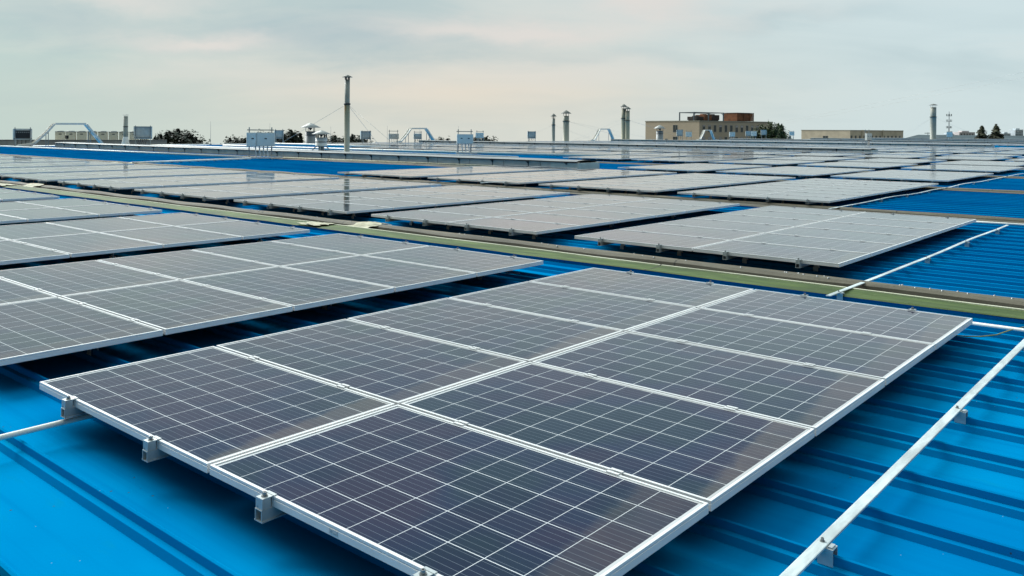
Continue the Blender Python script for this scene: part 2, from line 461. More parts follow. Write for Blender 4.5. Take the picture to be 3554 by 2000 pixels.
# ------------------------------------------------------------------ ground and roof
def ground_z(x, y):                                     # true level falls away from the slightly tilted roof
    return -9.0 - 0.0152 * ((x - CAM_POS.x) * -0.646 + (y - CAM_POS.y) * 0.763)
g = MB()
S = 3000.0
i = g.add([(x, y, ground_z(x, y)) for x, y in ((-S, -S), (S, -S), (S, S), (-S, S))]); g.face([i, i + 1, i + 2, i + 3])
tag(g.build('ground', M['soil']), kind='structure')

RIB0, RIBP = 0.247, 0.4795
STRIPS = [-1.79] + [5.99 + 8.16 * k for k in range(7)]
Y0, Y1, XL, XR = -8.0, 262.0, -65.0, 16.0
def rib_ok(y):
    return all(not (s + 0.1 < y < s + 1.0) for s in STRIPS)
prof = [(Y0, 0.0)]
k = int((Y0 - RIB0) / RIBP) + 1
while RIB0 + k * RIBP < Y1 - 1:
    y = RIB0 + k * RIBP; k += 1
    if not rib_ok(y): continue
    if y < 150:
        prof += [(y - 0.052, 0.0), (y - 0.040, 0.030), (y - 0.014, 0.033), (y - 0.010, 0.064), (y - 0.002, 0.068),
                 (y + 0.006, 0.064), (y + 0.010, 0.033), (y + 0.036, 0.030), (y + 0.048, 0.0)]
    else:
        prof += [(y - 0.05, 0.0), (y, 0.066), (y + 0.05, 0.0)]
prof.append((Y1, 0.0))
rf = MB()
rf.sweep(prof, XL, XR)
# the far slope beyond the ridge
n0 = rf.add([(XL, Y0, 0.0), (XL, Y1, 0.0), (XL - 12, Y1, -0.42), (XL - 12, Y0, -0.42)]); rf.face([n0, n0 + 1, n0 + 2, n0 + 3])
tag(rf.build('roof', M['blue']), kind='structure')

rc = MB()
pr_ = [(-0.42, 0.03), (-0.40, 0.085), (-0.05, 0.125), (0.05, 0.125), (0.40, 0.085), (0.42, 0.03)]
n = len(pr_); rings = [rc.add([(XL + dx_, y, z) for dx_, z in pr_]) for y in (Y0, 30, 70, 120, Y1)]
for a, b in zip(rings, rings[1:]):
    for q in range(n - 1): rc.face([a + q, a + q + 1, b + q + 1, b + q])
tag(rc.build('ridge_cap', M['ridge']), 'long pale blue metal ridge cap along the far left roof edge', 'ridge cap')

# ------------------------------------------------------------------ daylight strips
rng = random.Random(7)
strip_lab = ['mossy daylight strip at the bottom left corner of the roof, nearest one',
             'long mossy green and brown daylight strip crossing the roof behind the front arrays',
             'brown daylight strip in front of the third row of solar arrays',
             'narrow brown daylight strip just before the nearest long roof vent',
             'pale daylight strip between the fourth and fifth rows of arrays',
             'thin daylight strip in front of the sixth row of arrays',
             'thin far daylight strip in front of the seventh row of arrays',
             'faint far daylight strip just before the eighth row of arrays']
for si, s in enumerate(STRIPS):
    xr_ = 14.0 if si < 3 else 4.0
    t = thing('daylight_strip', strip_lab[si], 'skylight strip', (0, s, 0), 0, 'daylight strips across the blue roof')
    ph = rng.random() * 9
    jit = lambda x, k: 0.0035 * math.sin(x * 1.9 + ph + k) + 0.0025 * math.sin(x * 4.3 + k * 2)
    MB().sweep([(-0.020, 0.070), (0.0, 0.076), (0.10, 0.074), (0.20, 0.080), (0.300, 0.086)], -64.4, xr_, segs=90, jit=jit).build('mossy_sheet', M['frp_green' if si < 2 else 'frp_brown'], t)
    MB().sweep([(0.3005, 0.080), (0.302, 0.094), (0.322, 0.096), (0.326, 0.082)], -64.4, xr_, segs=90, jit=lambda x, k: 0.003 * math.sin(x * 1.9 + ph + 4)).build('pale_edge', M['frp_lip' if si < 2 else 'frp_rib'], t)
    MB().sweep([(0.326, 0.060), (0.40, 0.052), (0.55, 0.050), (0.575, 0.030)], -64.4, xr_, segs=90, jit=jit).build('brown_trough', M['frp_brown'], t)
    MB().sweep([(0.60, 0.022), (0.612, 0.075), (0.65, 0.102), (0.72, 0.106), (0.80, 0.096), (0.86, 0.055)], -64.4, xr_, segs=120,
               jit=lambda x, k: 0.006 * math.sin(x * 2.7 + ph + k * .6) + 0.004 * math.sin(x * 7.1)).build('raised_crown', M['frp_rib'], t)
    MB().sweep([(0.86, 0.050), (0.95, 0.046), (1.06, 0.034), (1.075, 0.004)], -64.4, xr_, segs=90, jit=jit).build('brown_flange', M['frp_brown'], t)
    if si in (1, 2):
        fx_ = [(-5.55, .5), (-18.2, .8)] if si == 1 else [(-30, .6)]
        for (x0, w) in fx_:
            for (ya, yb, zz, sh) in ((-0.018, 0.32, 0.083, -0.35), (0.33, 0.88, 0.066, 0.25)):
                c = MB(); nx, ny = 14, 8; rr = random.Random(si * 7 + int(x0) * 3 + int(ya * 10))
                idx = []
                for a in range(nx + 1):
                    row = []
                    for b_ in range(ny + 1):
                        yy = ya + (yb - ya) * b_ / ny
                        z = zz + (0.052 * math.exp(-((yy - 0.73) / 0.14) ** 2) if ya > 0.2 else 0.012)
                        row.append((x0 + sh + (a / nx - 0.5) * w * (0.9 + 0.2 * math.sin(b_ * 1.7)) + 0.12 * (yy - ya) + rr.uniform(-.02, .02), yy, z + rr.uniform(0, .016)))
                    idx.append(c.add(row))
                for a in range(nx):
                    for b_ in range(ny): c.face([idx[a] + b_, idx[a + 1] + b_, idx[a + 1] + b_ + 1, idx[a] + b_ + 1], sm=True)
                tag(c.build('sealant_patch', M['caulk'], t), 'cream sealant smeared over the sheet joint')
    # fixing screws on the crown
    if si == 1:
        for _ in range(46):
            xx = rng.uniform(-9, 4.4) if _ < 30 else rng.uniform(1.2, 4.2)
            c = MB(); c.lathe([(0.0, 0.016), (0.008, 0.013), (0.012, 0.0)], (0, 0, 0), 7)
            c.build('fixing_screw', M['bolt'], t, (xx, 0.69 + rng.uniform(-.05, .05), 0.099))

# ------------------------------------------------------------------ solar arrays: shared part meshes
def laminate(me, ox, oy, mi_top, mi_bot):
    x0, x1, y0, y1 = ox + 0.011, ox + PL - 0.011, oy + 0.011, oy + PW - 0.011
    zt, zb = 0.2055, 0.1995
    i = me.add([(x0, y0, zt), (x1, y0, zt), (x1, y1, zt), (x0, y1, zt), (x0, y0, zb), (x1, y0, zb), (x1, y1, zb), (x0, y1, zb)])
    uv = [(0.011, 0.011), (PL - 0.011, 0.011), (PL - 0.011, PW - 0.011), (0.011, PW - 0.011)]
    me.face([i, i + 1, i + 2, i + 3], mi_top, uv)
    me.face([i + 7, i + 6, i + 5, i + 4], mi_bot)

def frame_ring(me, ox, oy, mi=0, simple=False):
    def loop(ins, z):
        return me.add([(ox + ins, oy + ins, z), (ox + PL - ins, oy + ins, z), (ox + PL - ins, oy + PW - ins, z), (ox + ins, oy + PW - ins, z)])
    if simple: seq = [(0, ZF), (0, ZT), (0.0115, ZT), (0.0115, 0.203)]
    else: seq = [(0.024, ZF + 0.002), (0.024, ZF), (0, ZF), (0, 0.1955), (0.0018, 0.197), (0.0018, 0.1995), (0, 0.201), (0, 0.2095), (0.0006, ZT), (0.0115, ZT), (0.0115, 0.203)]
    L = [loop(*s) for s in seq]
    for a, b in zip(L, L[1:]):
        for j in range(4): me.face([a + j, a + (j + 1) % 4, b + (j + 1) % 4, b + j], mi)

def m_lam():
    m = MB(); laminate(m, 0, 0, 0, 1); return m.mesh('solar_panel', [M['cells'], M['backsheet']])
def m_frame():
    m = MB(); frame_ring(m, 0, 0); return m.mesh('frame', M['alu'])
def m_panel_mid():
    m = MB(); laminate(m, 0, 0, 0, 1); frame_ring(m, 0, 0, 2, True); return m.mesh('solar_panel', [M['cells'], M['backsheet'], M['alu']])
ME_LAM, ME_FRAME, ME_MID = m_lam(), m_frame(), m_panel_mid()

def m_rail(n):
    L = n * (PW + GAP) - GAP
    m = MB(); a, b = -0.049, L + 0.049
    w, t = 0.021, 0.0035
    # hollow channel: four walls, open ends, with a lip in each side
    m.box((-w, a, ZR), (w, b, ZR + t)); m.box((-w, a, ZF - t - 0.0005), (w, b, ZF - 0.0005))
    m.box((-w, a, ZR + t), (-w + t, b, ZF - t - 0.0005)); m.box((w - t, a, ZR + t), (w, b, ZF - t - 0.0005))
    m.box((-w - 0.004, a, ZR), (-w, b, ZR + 0.005)); m.box((w, a, ZR), (w + 0.004, b, ZR + 0.005))
    return m.mesh('rail', M['galv'])
ME_RAIL = {n: m_rail(n) for n in (5, 6, 8)}

def bolt(m, c, r=0.0075, h=0.012, mi=1):
    m.lathe([(r * 1.5, 0), (r * 1.5, 0.0025)], c, 10, mi)
    m.lathe([(r * 1.5, 0.0025), (r, 0.0025), (r, h), (r * 0.55, h), (r * 0.5, h * 0.5), (0, h * 0.5)], c, 6, mi, sm=False)

def m_end():
    m = MB()
    m.box((-0.021, -0.046, ZF), (0.021, -0.0425, ZT + 0.002)); m.box((-0.021, -0.0425, ZT - 0.0015), (0.021, 0.0, ZT + 0.002))
    m.box((-0.021, -0.005, ZF + 0.001), (0.021, -0.001, ZT - 0.0015)); m.box((-0.025, -0.001, ZT + 0.0006), (0.025, 0.013, ZT + 0.004))
    m.box((-0.0195, -0.0425, ZF), (0.0195, -0.010, ZT - 0.0015)); m.box((-0.012, -0.0465, ZF + 0.004), (-0.004, -0.0462, ZF + 0.010), 1)
    bolt(m, (0, -0.023, ZT + 0.002), 0.0085, 0.015)
    return m.mesh('end_clamp', [M['galv'], M['bolt']])
def m_midc():
    m = MB()
    m.box((-0.028, -0.022, ZT + 0.0006), (0.028, -0.0085, ZT + 0.004)); m.box((-0.028, 0.0085, ZT + 0.0006), (0.028, 0.022, ZT + 0.004))
    m.box((-0.028, -0.0085, ZT - 0.014), (0.028, 0.0085, ZT - 0.010))
    m.box((-0.028, -0.0085, ZT - 0.010), (0.028, -0.0065, ZT + 0.0035)); m.box((-0.028, 0.0065, ZT - 0.010), (0.028, 0.0085, ZT + 0.0035))
    bolt(m, (0, 0, ZT - 0.010), 0.0075, 0.013)
    return m.mesh('mid_clamp', [M['alu'], M['bolt']])
def m_foot():
    m = MB()
    m.box((-0.028, -0.032, 0.030), (0.028, -0.028, 0.078)); m.box((-0.028, 0.014, 0.036), (0.028, 0.018, 0.078))
    m.box((-0.028, -0.028, 0.074), (0.028, 0.014, 0.079))
    m.box((-0.027, -0.012, 0.079), (0.027, -0.004, ZR - 0.0005))
    m.box((-0.027, -0.004, ZR - 0.006), (0.027, 0.014, ZR - 0.0005))
    return m.mesh('foot', M['galv'])
ME_END, ME_MIDC, ME_FOOT = m_end(), m_midc(), m_foot()
RAILX = [PL * 0.25, PL * 0.75, PL + GAP + PL * 0.25, PL + GAP + PL * 0.75]

def m_far(n):
    """a whole array too far off to show its parts"""
    m = MB()
    for r in range(n):
        for c in range(2):
            laminate(m, c * (PL + GAP), r * (PW + GAP), 0, 1); frame_ring(m, c * (PL + GAP), r * (PW + GAP), 2, True)
    for rx in RAILX:
        m.box((rx - 0.02, -0.07, ZR), (rx + 0.02, n * (PW + GAP) + 0.05, ZF - 0.001), 3)
        m.box((rx - 0.025, 0.45, 0.03), (rx + 0.025, 0.48, ZR), 3)
        m.box((rx - 0.02, -0.046, ZF), (rx + 0.02, -0.001, ZT), 3)
    return m.mesh('solar_array', [M['cells'], M['backsheet'], M['alu'], M['galv']])
ME_FAR = {}

AW = 2 * PL + GAP
prow = random.Random(3)
def make_array(right, near, rows, lod, label, grp, flip=0.0):
    x0 = right - AW
    if lod == 2:
        if rows not in ME_FAR: ME_FAR[rows] = m_far(rows)
        return tag(link('solar_array', ME_FAR[rows], None, (x0, near, 0)), label, 'solar array', grp)
    t = thing('solar_array', label, 'solar array', (x0, near, 0), 0, grp)
    for r in range(rows):
        for c in range(2):
            p = (c * (PL + GAP), r * (PW + GAP), prow.uniform(-0.0012, 0.0012))
            if lod == 0:
                pn = link('solar_panel', ME_LAM, t, p); link('frame', ME_FRAME, pn)
            else: link('solar_panel', ME_MID, t, p)
    for rx in RAILX:
        link('rail', ME_RAIL[rows], t, (rx, 0, 0))
    if lod == 0:
        L = rows * (PW + GAP) - GAP
        for ri, rx in enumerate(RAILX):
            link('end_clamp', ME_END, t, (rx, 0, 0)); link('end_clamp', ME_END, t, (rx, L, 0), math.pi)
            for r in range(1, rows): link('mid_clamp', ME_MIDC, t, (rx + prow.uniform(-.012, .012), r * (PW + GAP) - GAP / 2, 0))
    for ri, rx in enumerate(RAILX):
        kk = math.ceil((near + 0.34 - RIB0) / RIBP); cnt = 0; step = 0
        while RIB0 + kk * RIBP < near + rows * (PW + GAP) - 0.1:
            yy = RIB0 + kk * RIBP
            if rib_ok(yy):
                if step % 4 == 0: link('foot', ME_FOOT, t, (rx, yy - near, 0)); cnt += 1
                step += 1
            kk += 1
            if lod == 1 and cnt >= 1: break
    return t

# rows: right ends, near edge, panel rows, count
ROWS = [
    ([3.32, -0.62, -4.54, -8.47, -12.44, -16.40], 0.0, 5),
    ([1.70, -2.24, -6.16, -10.07, -14.05] + [-14.05 - 3.97 * q for q in range(1, 12)], 6.95, 6),
    ([-1.25, -5.15, -9.12, -13.12], 14.82, 8),
    ([-1.43, -5.30, -9.25], 24.65, 6),
    ([-1.65 - 4.05 * q for q in range(5)], 32.75, 5),
    ([-2.2 - 4.05 * q for q in range(11)], 39.05, 6),
    ([-0.75 - 4.05 * q for q in range(15)], 47.3, 6),
    ([-1.5 - 4.05 * q for q in range(15)], 54.9, 6),
    ([-1.5 - 4.05 * q for q in range(15)], 64.3, 6),
    ([-1.5 - 4.05 * q for q in range(15)], 72.3, 6),
    ([-1.5 - 4.05 * q for q in range(15)], 80.3, 6),
    ([-1.5 - 4.05 * q for q in range(15)], 88.3, 6),
    ([-1.5 - 4.05 * q for q in range(15)], 113.0, 6),
    ([-1.5 - 4.05 * q for q in range(15)], 121.0, 6),
    ([-1.5 - 4.05 * q for q in range(15)], 128.6, 6),
]
RNAME = ['front row', 'second row, behind the mossy strip', 'third row', 'fourth row', 'fifth row', 'sixth row', 'seventh row', 'eighth row',
         'ninth row', 'tenth row', 'eleventh row', 'twelfth row', 'thirteenth row', 'fourteenth row', 'fifteenth row']
FRONT = ['nearest solar array in the foreground, ten dark panels with brown dust at their ends',
         'second solar array from the right in the front row, beside the nearest one',
         'third solar array from the right in the front row, at the left edge',
         'fourth solar array from the right in the front row, cut by the left edge',
         'fifth solar array from the right in the front row, only its far panels showing',
         'leftmost sliver of solar array in the front row']
first_t = None
for ri, (rights, near, rows) in enumerate(ROWS):
    vis = 0
    for q, rx in enumerate(rights):
        ok = False
        for a in (0, .5, 1):
            for b_ in (0, .25, .5, .75, 1):
                s = seen((rx - AW * a, near + b_ * rows * 1.012, ZT))
                if -0.01 < s[0] < 1.01 and s[1] < 0.58 and s[2] > 0: ok = True
        if not ok: continue
        if near > 63 and near < 71 and rx < -19.0: continue              # wholly behind the second roof vent
        vis += 1
        dist = math.hypot(rx - CAM_POS.x, near - CAM_POS.y)
        lod = 0 if dist < 24 else (1 if dist < 48 else 2)
        if ri == 0: lab = FRONT[q]
        else: lab = '%s solar array from the right in the %s' % ({0: 'rightmost'}.get(vis - 1, ORD[vis]), RNAME[ri])
        if vis == 1 and ri: lab = 'rightmost solar array in the %s' % RNAME[ri]
        t = make_array(rx, near, rows, lod, lab, 'solar arrays on the blue roof')
        if ri == 0 and q == 0: first_t = t
# small printed label on the front frame of the nearest array
st = MB(); st.box((-0.022, -0.0015, 0.179), (0.022, -0.0003, 0.196), 0); st.box((-0.015, -0.0019, 0.183), (-0.004, -0.0016, 0.192), 1)
st.box((0.002, -0.0019, 0.182), (0.018, -0.0016, 0.186), 1)
tag(st.build('sticker', [M['sticker'], M['print']], first_t, (2.45, 0, 0)), 'small white printed sticker on the frame')

# ------------------------------------------------------------------ flat bars, conduits and wire on the roof
def bar_run(x, ya, yb, label, w=0.042, wob=0.0, seed=0, z=0.098, first=0.0):
    t = thing('flat_bar', label, 'metal bar', (x, ya, 0), 0, 'galvanised bars running over the ribs')
    rr = random.Random(seed); pts = []
    L = yb - ya; n = max(2, int(L / 0.6)); ph = rr.random() * 6
    for q in range(n + 1):
        y = L * q / n
        pts.append((wob * (math.sin(y * 0.9 + ph) + 0.5 * math.sin(y * 2.1 + ph)), y, z + wob * 0.25 * math.sin(y * 1.7 + ph)))
    m = MB()
    sec = [(-w / 2, -0.004), (-w / 2, 0.003), (-w / 2 + .003, 0.004), (w / 2 - .003, 0.004), (w / 2, 0.003), (w / 2, -0.004), (-w / 2, -0.004)]
    rings = [m.add([(p[0] + a, p[1], p[2] + b_) for a, b_ in sec[:-1]]) for p in pts]
    for a, b_ in zip(rings, rings[1:]):
        for j in range(6): m.face([a + j, a + (j + 1) % 6, b_ + (j + 1) % 6, b_ + j])
    m.face([rings[0] + 5 - j for j in range(6)]); m.face([rings[-1] + j for j in range(6)])
    m.build('strip', M['bar'], t)
    kk = math.ceil((ya + first - RIB0) / RIBP); s = 0
    while RIB0 + kk * RIBP < yb:
        y = RIB0 + kk * RIBP
        if rib_ok(y):
            if s % 4 == 0:
                b_ = MB()
                b_.box((-0.008, -0.030, 0.034), (0.046, -0.027, z - 0.005)); b_.box((-0.008, 0.014, 0.040), (0.046, 0.017, z - 0.005))
                b_.box((-0.008, -0.027, z - 0.0085), (0.046, 0.014, z - 0.005)); b_.box((0.027, -0.024, z - 0.0048), (0.041, 0.010, z + 0.001))
                bolt(b_, (0.0, -0.004, z + 0.0042), 0.006, 0.012)
                b_.build('bracket', [M['galv'], M['bolt']], t, (0, y - ya, 0))
            s += 1
        kk += 1
    return t
bar_run(3.652, -1.2, 5.60, 'wide galvanised flat bar crossing the blue ribs beside the nearest array', 0.043, 0.0015, 1, first=0.0)
bar_run(2.03, 5.75, 13.55, 'galvanised bar rising over the mossy strip to the right of the second row', 0.042, 0.010, 2)
bar_run(-1.10, 14.3, 46.0, 'wavy white bar running far along the right ends of the third row arrays', 0.05, 0.030, 3)
bar_run(-9.45, 13.75, 15.3, 'short white bar stub sticking out between two third row arrays', 0.05, 0.003, 4, z=0.235, first=5)
bar_run(-10.6, 22.9, 31.0, 'far white bar lying between the third and fourth row arrays', 0.05, 0.02, 5)

def conduit(pts, r, label, mat, name='conduit', grp='white conduits across the roof', clips=0):
    t = thing(name, label, 'conduit', pts[0], 0, grp)
    o = Vector(pts[0]); P = [Vector(p) - o for p in pts]
    MB().tube(P, r, 12).build('pipe', mat, t)
    if clips:
        L = (P[-1] - P[0]).length; n = int(L / clips)
        for q in range(1, n):
            p = P[0].lerp(P[-1], q / n)
            b_ = MB().box((-0.03, -r - 0.03, -p.z - o.z + 0.001 if False else -0.08), (0.03, r + 0.03, -r * 0.6))
            b_.build('clip', M['galv'], t, p)
    return t
conduit([(0.405, -0.9, 0.102), (0.405, -0.30, 0.1015), (0.405, -0.03, 0.1015), (0.405, 0.6, 0.1015)], 0.0140,
        'white plastic pipe poking out from under the nearest array at lower left', M['pvc'])
conduit([(2.6, 5.44, 0.09), (4.2, 5.46, 0.09), (7.0, 5.46, 0.09)], 0.014, 'white pipe leaving the far right corner of the nearest array', M['pvc'])
conduit([(0.8, 13.78, 0.09), (2.0, 13.85, 0.09), (6.0, 13.85, 0.09)], 0.018, 'white pipe at the far right corner of the second row', M['pvc'])
wr = MB()
cv = [(3.0, 4.98, .10), (3.2, 4.98, .078), (3.28, 5.02, .076), (3.36, 5.09, .074), (3.44, 5.22, .076), (3.49, 5.40, .085), (3.56, 5.62, .086), (3.72, 5.80, .08), (4.1, 5.95, .075), (4.6, 6.0, .07)]
tag(wr.tube(cv, 0.0045, 8).build('earth_wire', M['cable_y']), 'thin green and yellow earth wire curling out from under the nearest array', 'wire')
wr2 = MB().tube([(-2.0, 4.72, .16), (-1.6, 4.80, .10), (-1.2, 4.9, .085), (-0.75, 4.82, .09), (-0.66, 4.70, .12), (-0.64, 4.45, .15)], 0.004, 6)
tag(wr2.build('cable', M['dark']), 'thin black cable between the first two front row arrays', 'cable')

conduit([(-64, 21.4, .11), (-50, 21.5, .11), (-32.6, 21.6, .11)], 0.055, 'pale blue pipe on bare roof running left from the nearest inverter', M['ridge'], clips=3)
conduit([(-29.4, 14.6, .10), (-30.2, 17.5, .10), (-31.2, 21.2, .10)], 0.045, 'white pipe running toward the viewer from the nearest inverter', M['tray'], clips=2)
conduit([(-30.6, 22.6, .12), (-24, 23.4, .10), (-14.4, 23.75, .10)], 0.040, 'tan pipe with clips along the foot of the nearest roof vent', M['caulk'], clips=1.6)
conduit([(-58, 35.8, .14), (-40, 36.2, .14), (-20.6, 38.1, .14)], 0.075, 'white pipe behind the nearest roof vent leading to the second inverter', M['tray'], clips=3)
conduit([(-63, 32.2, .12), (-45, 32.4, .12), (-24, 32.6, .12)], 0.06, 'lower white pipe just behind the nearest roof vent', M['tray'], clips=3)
conduit([(-64, 43.5, .16), (-52, 43.8, .16), (-47, 44.0, .16)], 0.08, 'upper white pipe far left behind the nearest roof vent', M['tray'])

# ------------------------------------------------------------------ long roof vents
def roof_vent(x0, x1, yc, label, detail=True):
    t = thing('roof_vent', label, 'roof vent', (x1, yc, 0), 0, 'long low vents across the roof')
    L = x0 - x1
    w = 0.62
    wl = MB(); step = 1.9; q = 0.0
    while q > L + 0.01:
        q2 = max(q - step, L)
        wl.box((q2 + 0.012, -w, 0.0), (q - 0.012, -w + 0.03, 0.345)); wl.box((q2 + 0.012, w - 0.03, 0.0), (q - 0.012, w, 0.345))
        q = q2
    wl.box((L, -w + 0.0355, 0.0), (0.0, -w + 0.06, 0.33), 1)
    wl.build('side_wall', [M['vent_wall'], M['dark']], t)
    cp = MB()
    arc = [(-w - 0.055, 0.332), (-w - 0.055, 0.368), (-w + 0.10, 0.392), (-0.25, 0.412), (0, 0.418), (0.25, 0.412), (w - 0.10, 0.392), (w + 0.055, 0.368), (w + 0.055, 0.332)]
    cp.sweep(arc, L, -0.12, segs=40, jit=lambda x, k: 0.005 * math.sin(x * 1.3 + yc) + (0.003 * math.sin(x * 5.1 + k)))
    cp.sweep([(a, b_ - 0.006) for a, b_ in reversed(arc)], L, -0.12, segs=40, jit=lambda x, k: 0.005 * math.sin(x * 1.3 + yc))
    cp.build('cap', M['vent_top'], t)
    en = MB(); en.box((-1.35, -w - 0.03, 0.0), (0.0, w + 0.03, 0.312)); en.box((-0.06, -w - 0.045, 0.0), (0.03, w + 0.045, 0.318))
    tag(en.build('end_box', M['vent_end'], t), 'squared greenish sheet end of the vent')
    q = -0.6; n = 0
    while q > L and n < 60:
        b_ = MB()
        b_.beam((0, -w - 0.004, 0.24), (0, -w - 0.09, 0.318), 0.06, 0.03); b_.box((-0.06, -w - 0.10, 0.295), (0.06, -w - 0.057, 0.338)); b_.box((-0.014, -w - 0.014, 0.0), (0.014, -w - 0.001, 0.318))
        b_.build('bracket', M['dark'], t, (q, 0, 0)); q -= 1.9 if detail else 2.6; n += 1
    return t
roof_vent(-62.0, -14.1, 25.0, 'nearest long grey roof vent, its squared end between the solar arrays')
roof_vent(-62.0, -15.0, 62.0, 'second long grey roof vent back, behind the eighth row of arrays')
roof_vent(-62.0, -14.5, 99.0, 'third long grey roof vent back, behind the twelfth row')
roof_vent(-62.0, -8.5, 136.0, 'fourth long grey roof vent back, behind the last solar arrays', False)
roof_vent(-62.0, -8.5, 173.0, 'fifth long grey roof vent back, below the beige office block', False)
roof_vent(-62.0, -8.5, 212.0, 'farthest long roof vent at the edge of the roof', False)

# ------------------------------------------------------------------ inverters on frames
CV = Vector((CAM_POS.x, CAM_POS.y, 0))
def inverter(x, y, label, w=1.0, h=0.58, zb=0.68, top=1.55, front=True, second=0.0, turn=0.0, cables=3, fins=False):
    """stands on posts; local -Y is the cabinet face"""
    rz = math.atan2(CV.y - y, CV.x - x) + math.pi / 2 + turn
    if not front: rz += math.pi
    t = thing('inverter_stand', label, 'inverter', (x, y, 0.0), rz, 'grey inverters on steel stands')
    ps = w * 0.40; sgn = 1
    for s in (-1, 1):
        MB().box((s * ps - 0.025, 0.03, 0.02), (s * ps + 0.025, 0.08, top)).build('post', M['post'], t)
        MB().beam((s * ps, 0.62, 0.05), (s * ps, 0.09, zb + 0.25), 0.04, 0.04).build('brace', M['post'], t)
        MB().box((s * ps - 0.03, -0.3, 0.02), (s * ps + 0.03, 0.75, 0.075)).build('base_rail', M['galv'], t)
    MB().box((-ps - 0.1, 0.081, top - 0.16), (ps + 0.1, 0.115, top - 0.11)).build('crossbar', M['post'], t)
    MB().box((-ps - 0.1, 0.081, zb + 0.08), (ps + 0.1, 0.115, zb + 0.13)).build('crossbar', M['post'], t)
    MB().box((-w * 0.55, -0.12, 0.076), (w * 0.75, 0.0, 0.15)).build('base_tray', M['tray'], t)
    def cab(xa, xb, slots):
        m = MB(); d0, d1 = -0.27, 0.025
        c = 0.025
        pts = [(xa + c, d0), (xb - c, d0), (xb, d0 + c), (xb, d1), (xa, d1), (xa, d0 + c)]
        a = m.add([(p[0], p[1], zb) for p in pts]); b_ = m.add([(p[0], p[1], zb + h) for p in pts])
        for j in range(6): m.face([a + j, a + (j + 1) % 6, b_ + (j + 1) % 6, b_ + j])
        m.face([a + 5 - j for j in range(6)]); m.face([b_ + j for j in range(6)])
        m.box((xa + 0.04, d0 - 0.012, zb + 0.03), (xb - 0.04, d0 - 0.001, zb + h - 0.03))
        o = m.build('cabinet', M['cabinet'], t)
        for sx in slots:
            MB().box((sx - 0.055, d0 - 0.02, zb + h * 0.52), (sx + 0.055, d0 - 0.0125, zb + h * 0.52 + 0.05)).build('handle_slot', M['dark'], o)
        if not front:
            MB().box((xa + 0.1, d1 + 0.001, zb + 0.08), (xb - 0.1, d1 + 0.012, zb + h - 0.08)).build('back_plate', M['dark'] if fins else M['cabinet_back'], o)
            if fins:
                for q in range(7): MB().lathe([(0.045, 0), (0.045, 0.01), (0.0, 0.012)], (0, 0, 0), 10).build('fan_hole', M['cap'], o, (xa + 0.22 + q * (xb - xa - 0.44) / 6, d1 + 0.014, zb + h * 0.72)).rotation_euler = (-math.pi / 2, 0, 0)
        return o
    if second: cab(-w / 2, -w / 2 + second, [-w / 2 + second * 0.62]); cab(-w / 2 + second + 0.004, w / 2, [w / 2 - (w - second) * 0.5])
    else: cab(-w / 2, w / 2, [-w * 0.22, w * 0.22])
    for q in range(cables):
        xx = -w * 0.18 + q * w * 0.42 / max(1, cables - 1) if cables > 1 else 0
        MB().tube([(xx, -0.1, zb - 0.001), (xx, -0.1, zb - 0.2), (xx + 0.03, -0.09, 0.35), (xx + 0.04, -0.05, 0.12), (xx + 0.2, 0.0, 0.09)], 0.028, 8).build('cable', M['tray'] if front else M['dark'], t)
    return t
inverter(-31.45, 21.9, 'largest inverter, double cabinet with two slots, in front of the nearest vent', 1.32, 0.66, 0.68, 1.6, True, 0.45, 0.05, 4)
inverter(-31.4, 36.3, 'single inverter with two dark slots right of the tall flue, behind nearest vent', 1.0, 0.58, 0.70, 1.58, True, 0, 0.1)
inverter(-64.3, 23.0, 'leftmost inverter seen from behind, dark finned back and two tall posts', 1.25, 0.80, 0.55, 1.5, False, 0, 0.1, 3, True)
inverter(-64.3, 32.2, 'large grey combiner cabinet with black hanging cables right of the short pipe', 1.42, 1.05, 0.6, 1.72, False, 0, 0.0, 5)
inverter(-64.3, 45.4, 'dim inverter back just behind the largest inverter, in front of trees', 0.85, 0.8, 0.6, 1.5, False, 0, 0.2, 3)
inverter(-64.3, 56.0, 'tall grey cabinet back right of the tall flue', 1.1, 0.86, 0.5, 1.42, False, 0, 0.35, 3)
inverter(-61.8, 57.6, 'small inverter with two slots beside the second white tray bridge', 1.05, 0.55, 0.55, 1.5, True, 0, 0.1)
inverter(-64.3, 63.4, 'dark inverter back right behind the second white tray bridge', 0.9, 0.6, 0.5, 1.4, False, 0, 0.1)
inverter(-64.3, 73.6, 'small inverter with one visible slot above the second vent, left of bare horizon', 0.95, 0.62, 0.6, 1.5, True, 0, -0.2)
inverter(-64.3, 83.5, 'grey cabinet back with dark cables left of the thin flue', 1.08, 0.92, 0.5, 1.5, False, 0, 0.1, 3)
inverter(-64.3, 122.0, 'pale small cabinet in front of the beige office block, left of another', 1.0, 1.0, 0.8, 1.95, False, 0, 0.1, 2)
inverter(-64.3, 125.0, 'small inverter in front of the beige office block, just left of third bridge', 1.0, 0.8, 0.7, 1.75, True, 0, 0, 1)
inverter(-64.3, 141.0, 'small inverter below the middle windows of the beige office block', 1.0, 0.8, 0.7, 1.7, True, 0, 0.2, 2)
inverter(-64.3, 147.8, 'left one of two adjoining small inverters near the office block tree', 1.0, 0.9, 0.8, 1.85, False, 0, 0.1, 2)
inverter(-64.3, 150.2, 'right one of two adjoining small inverters near the office block tree', 1.0, 0.9, 0.8, 1.85, True, 0, 0, 2)
inverter(-64.3, 154.6, 'small pale cabinet right in front of the office block tree', 1.05, 1.0, 1.0, 2.1, False, 0, 0.1, 2)
inverter(-64.3, 168.2, 'tiny inverter right of the office block tree against the sky', 1.0, 0.8, 0.9, 1.9, True, 0, 0.1, 2)
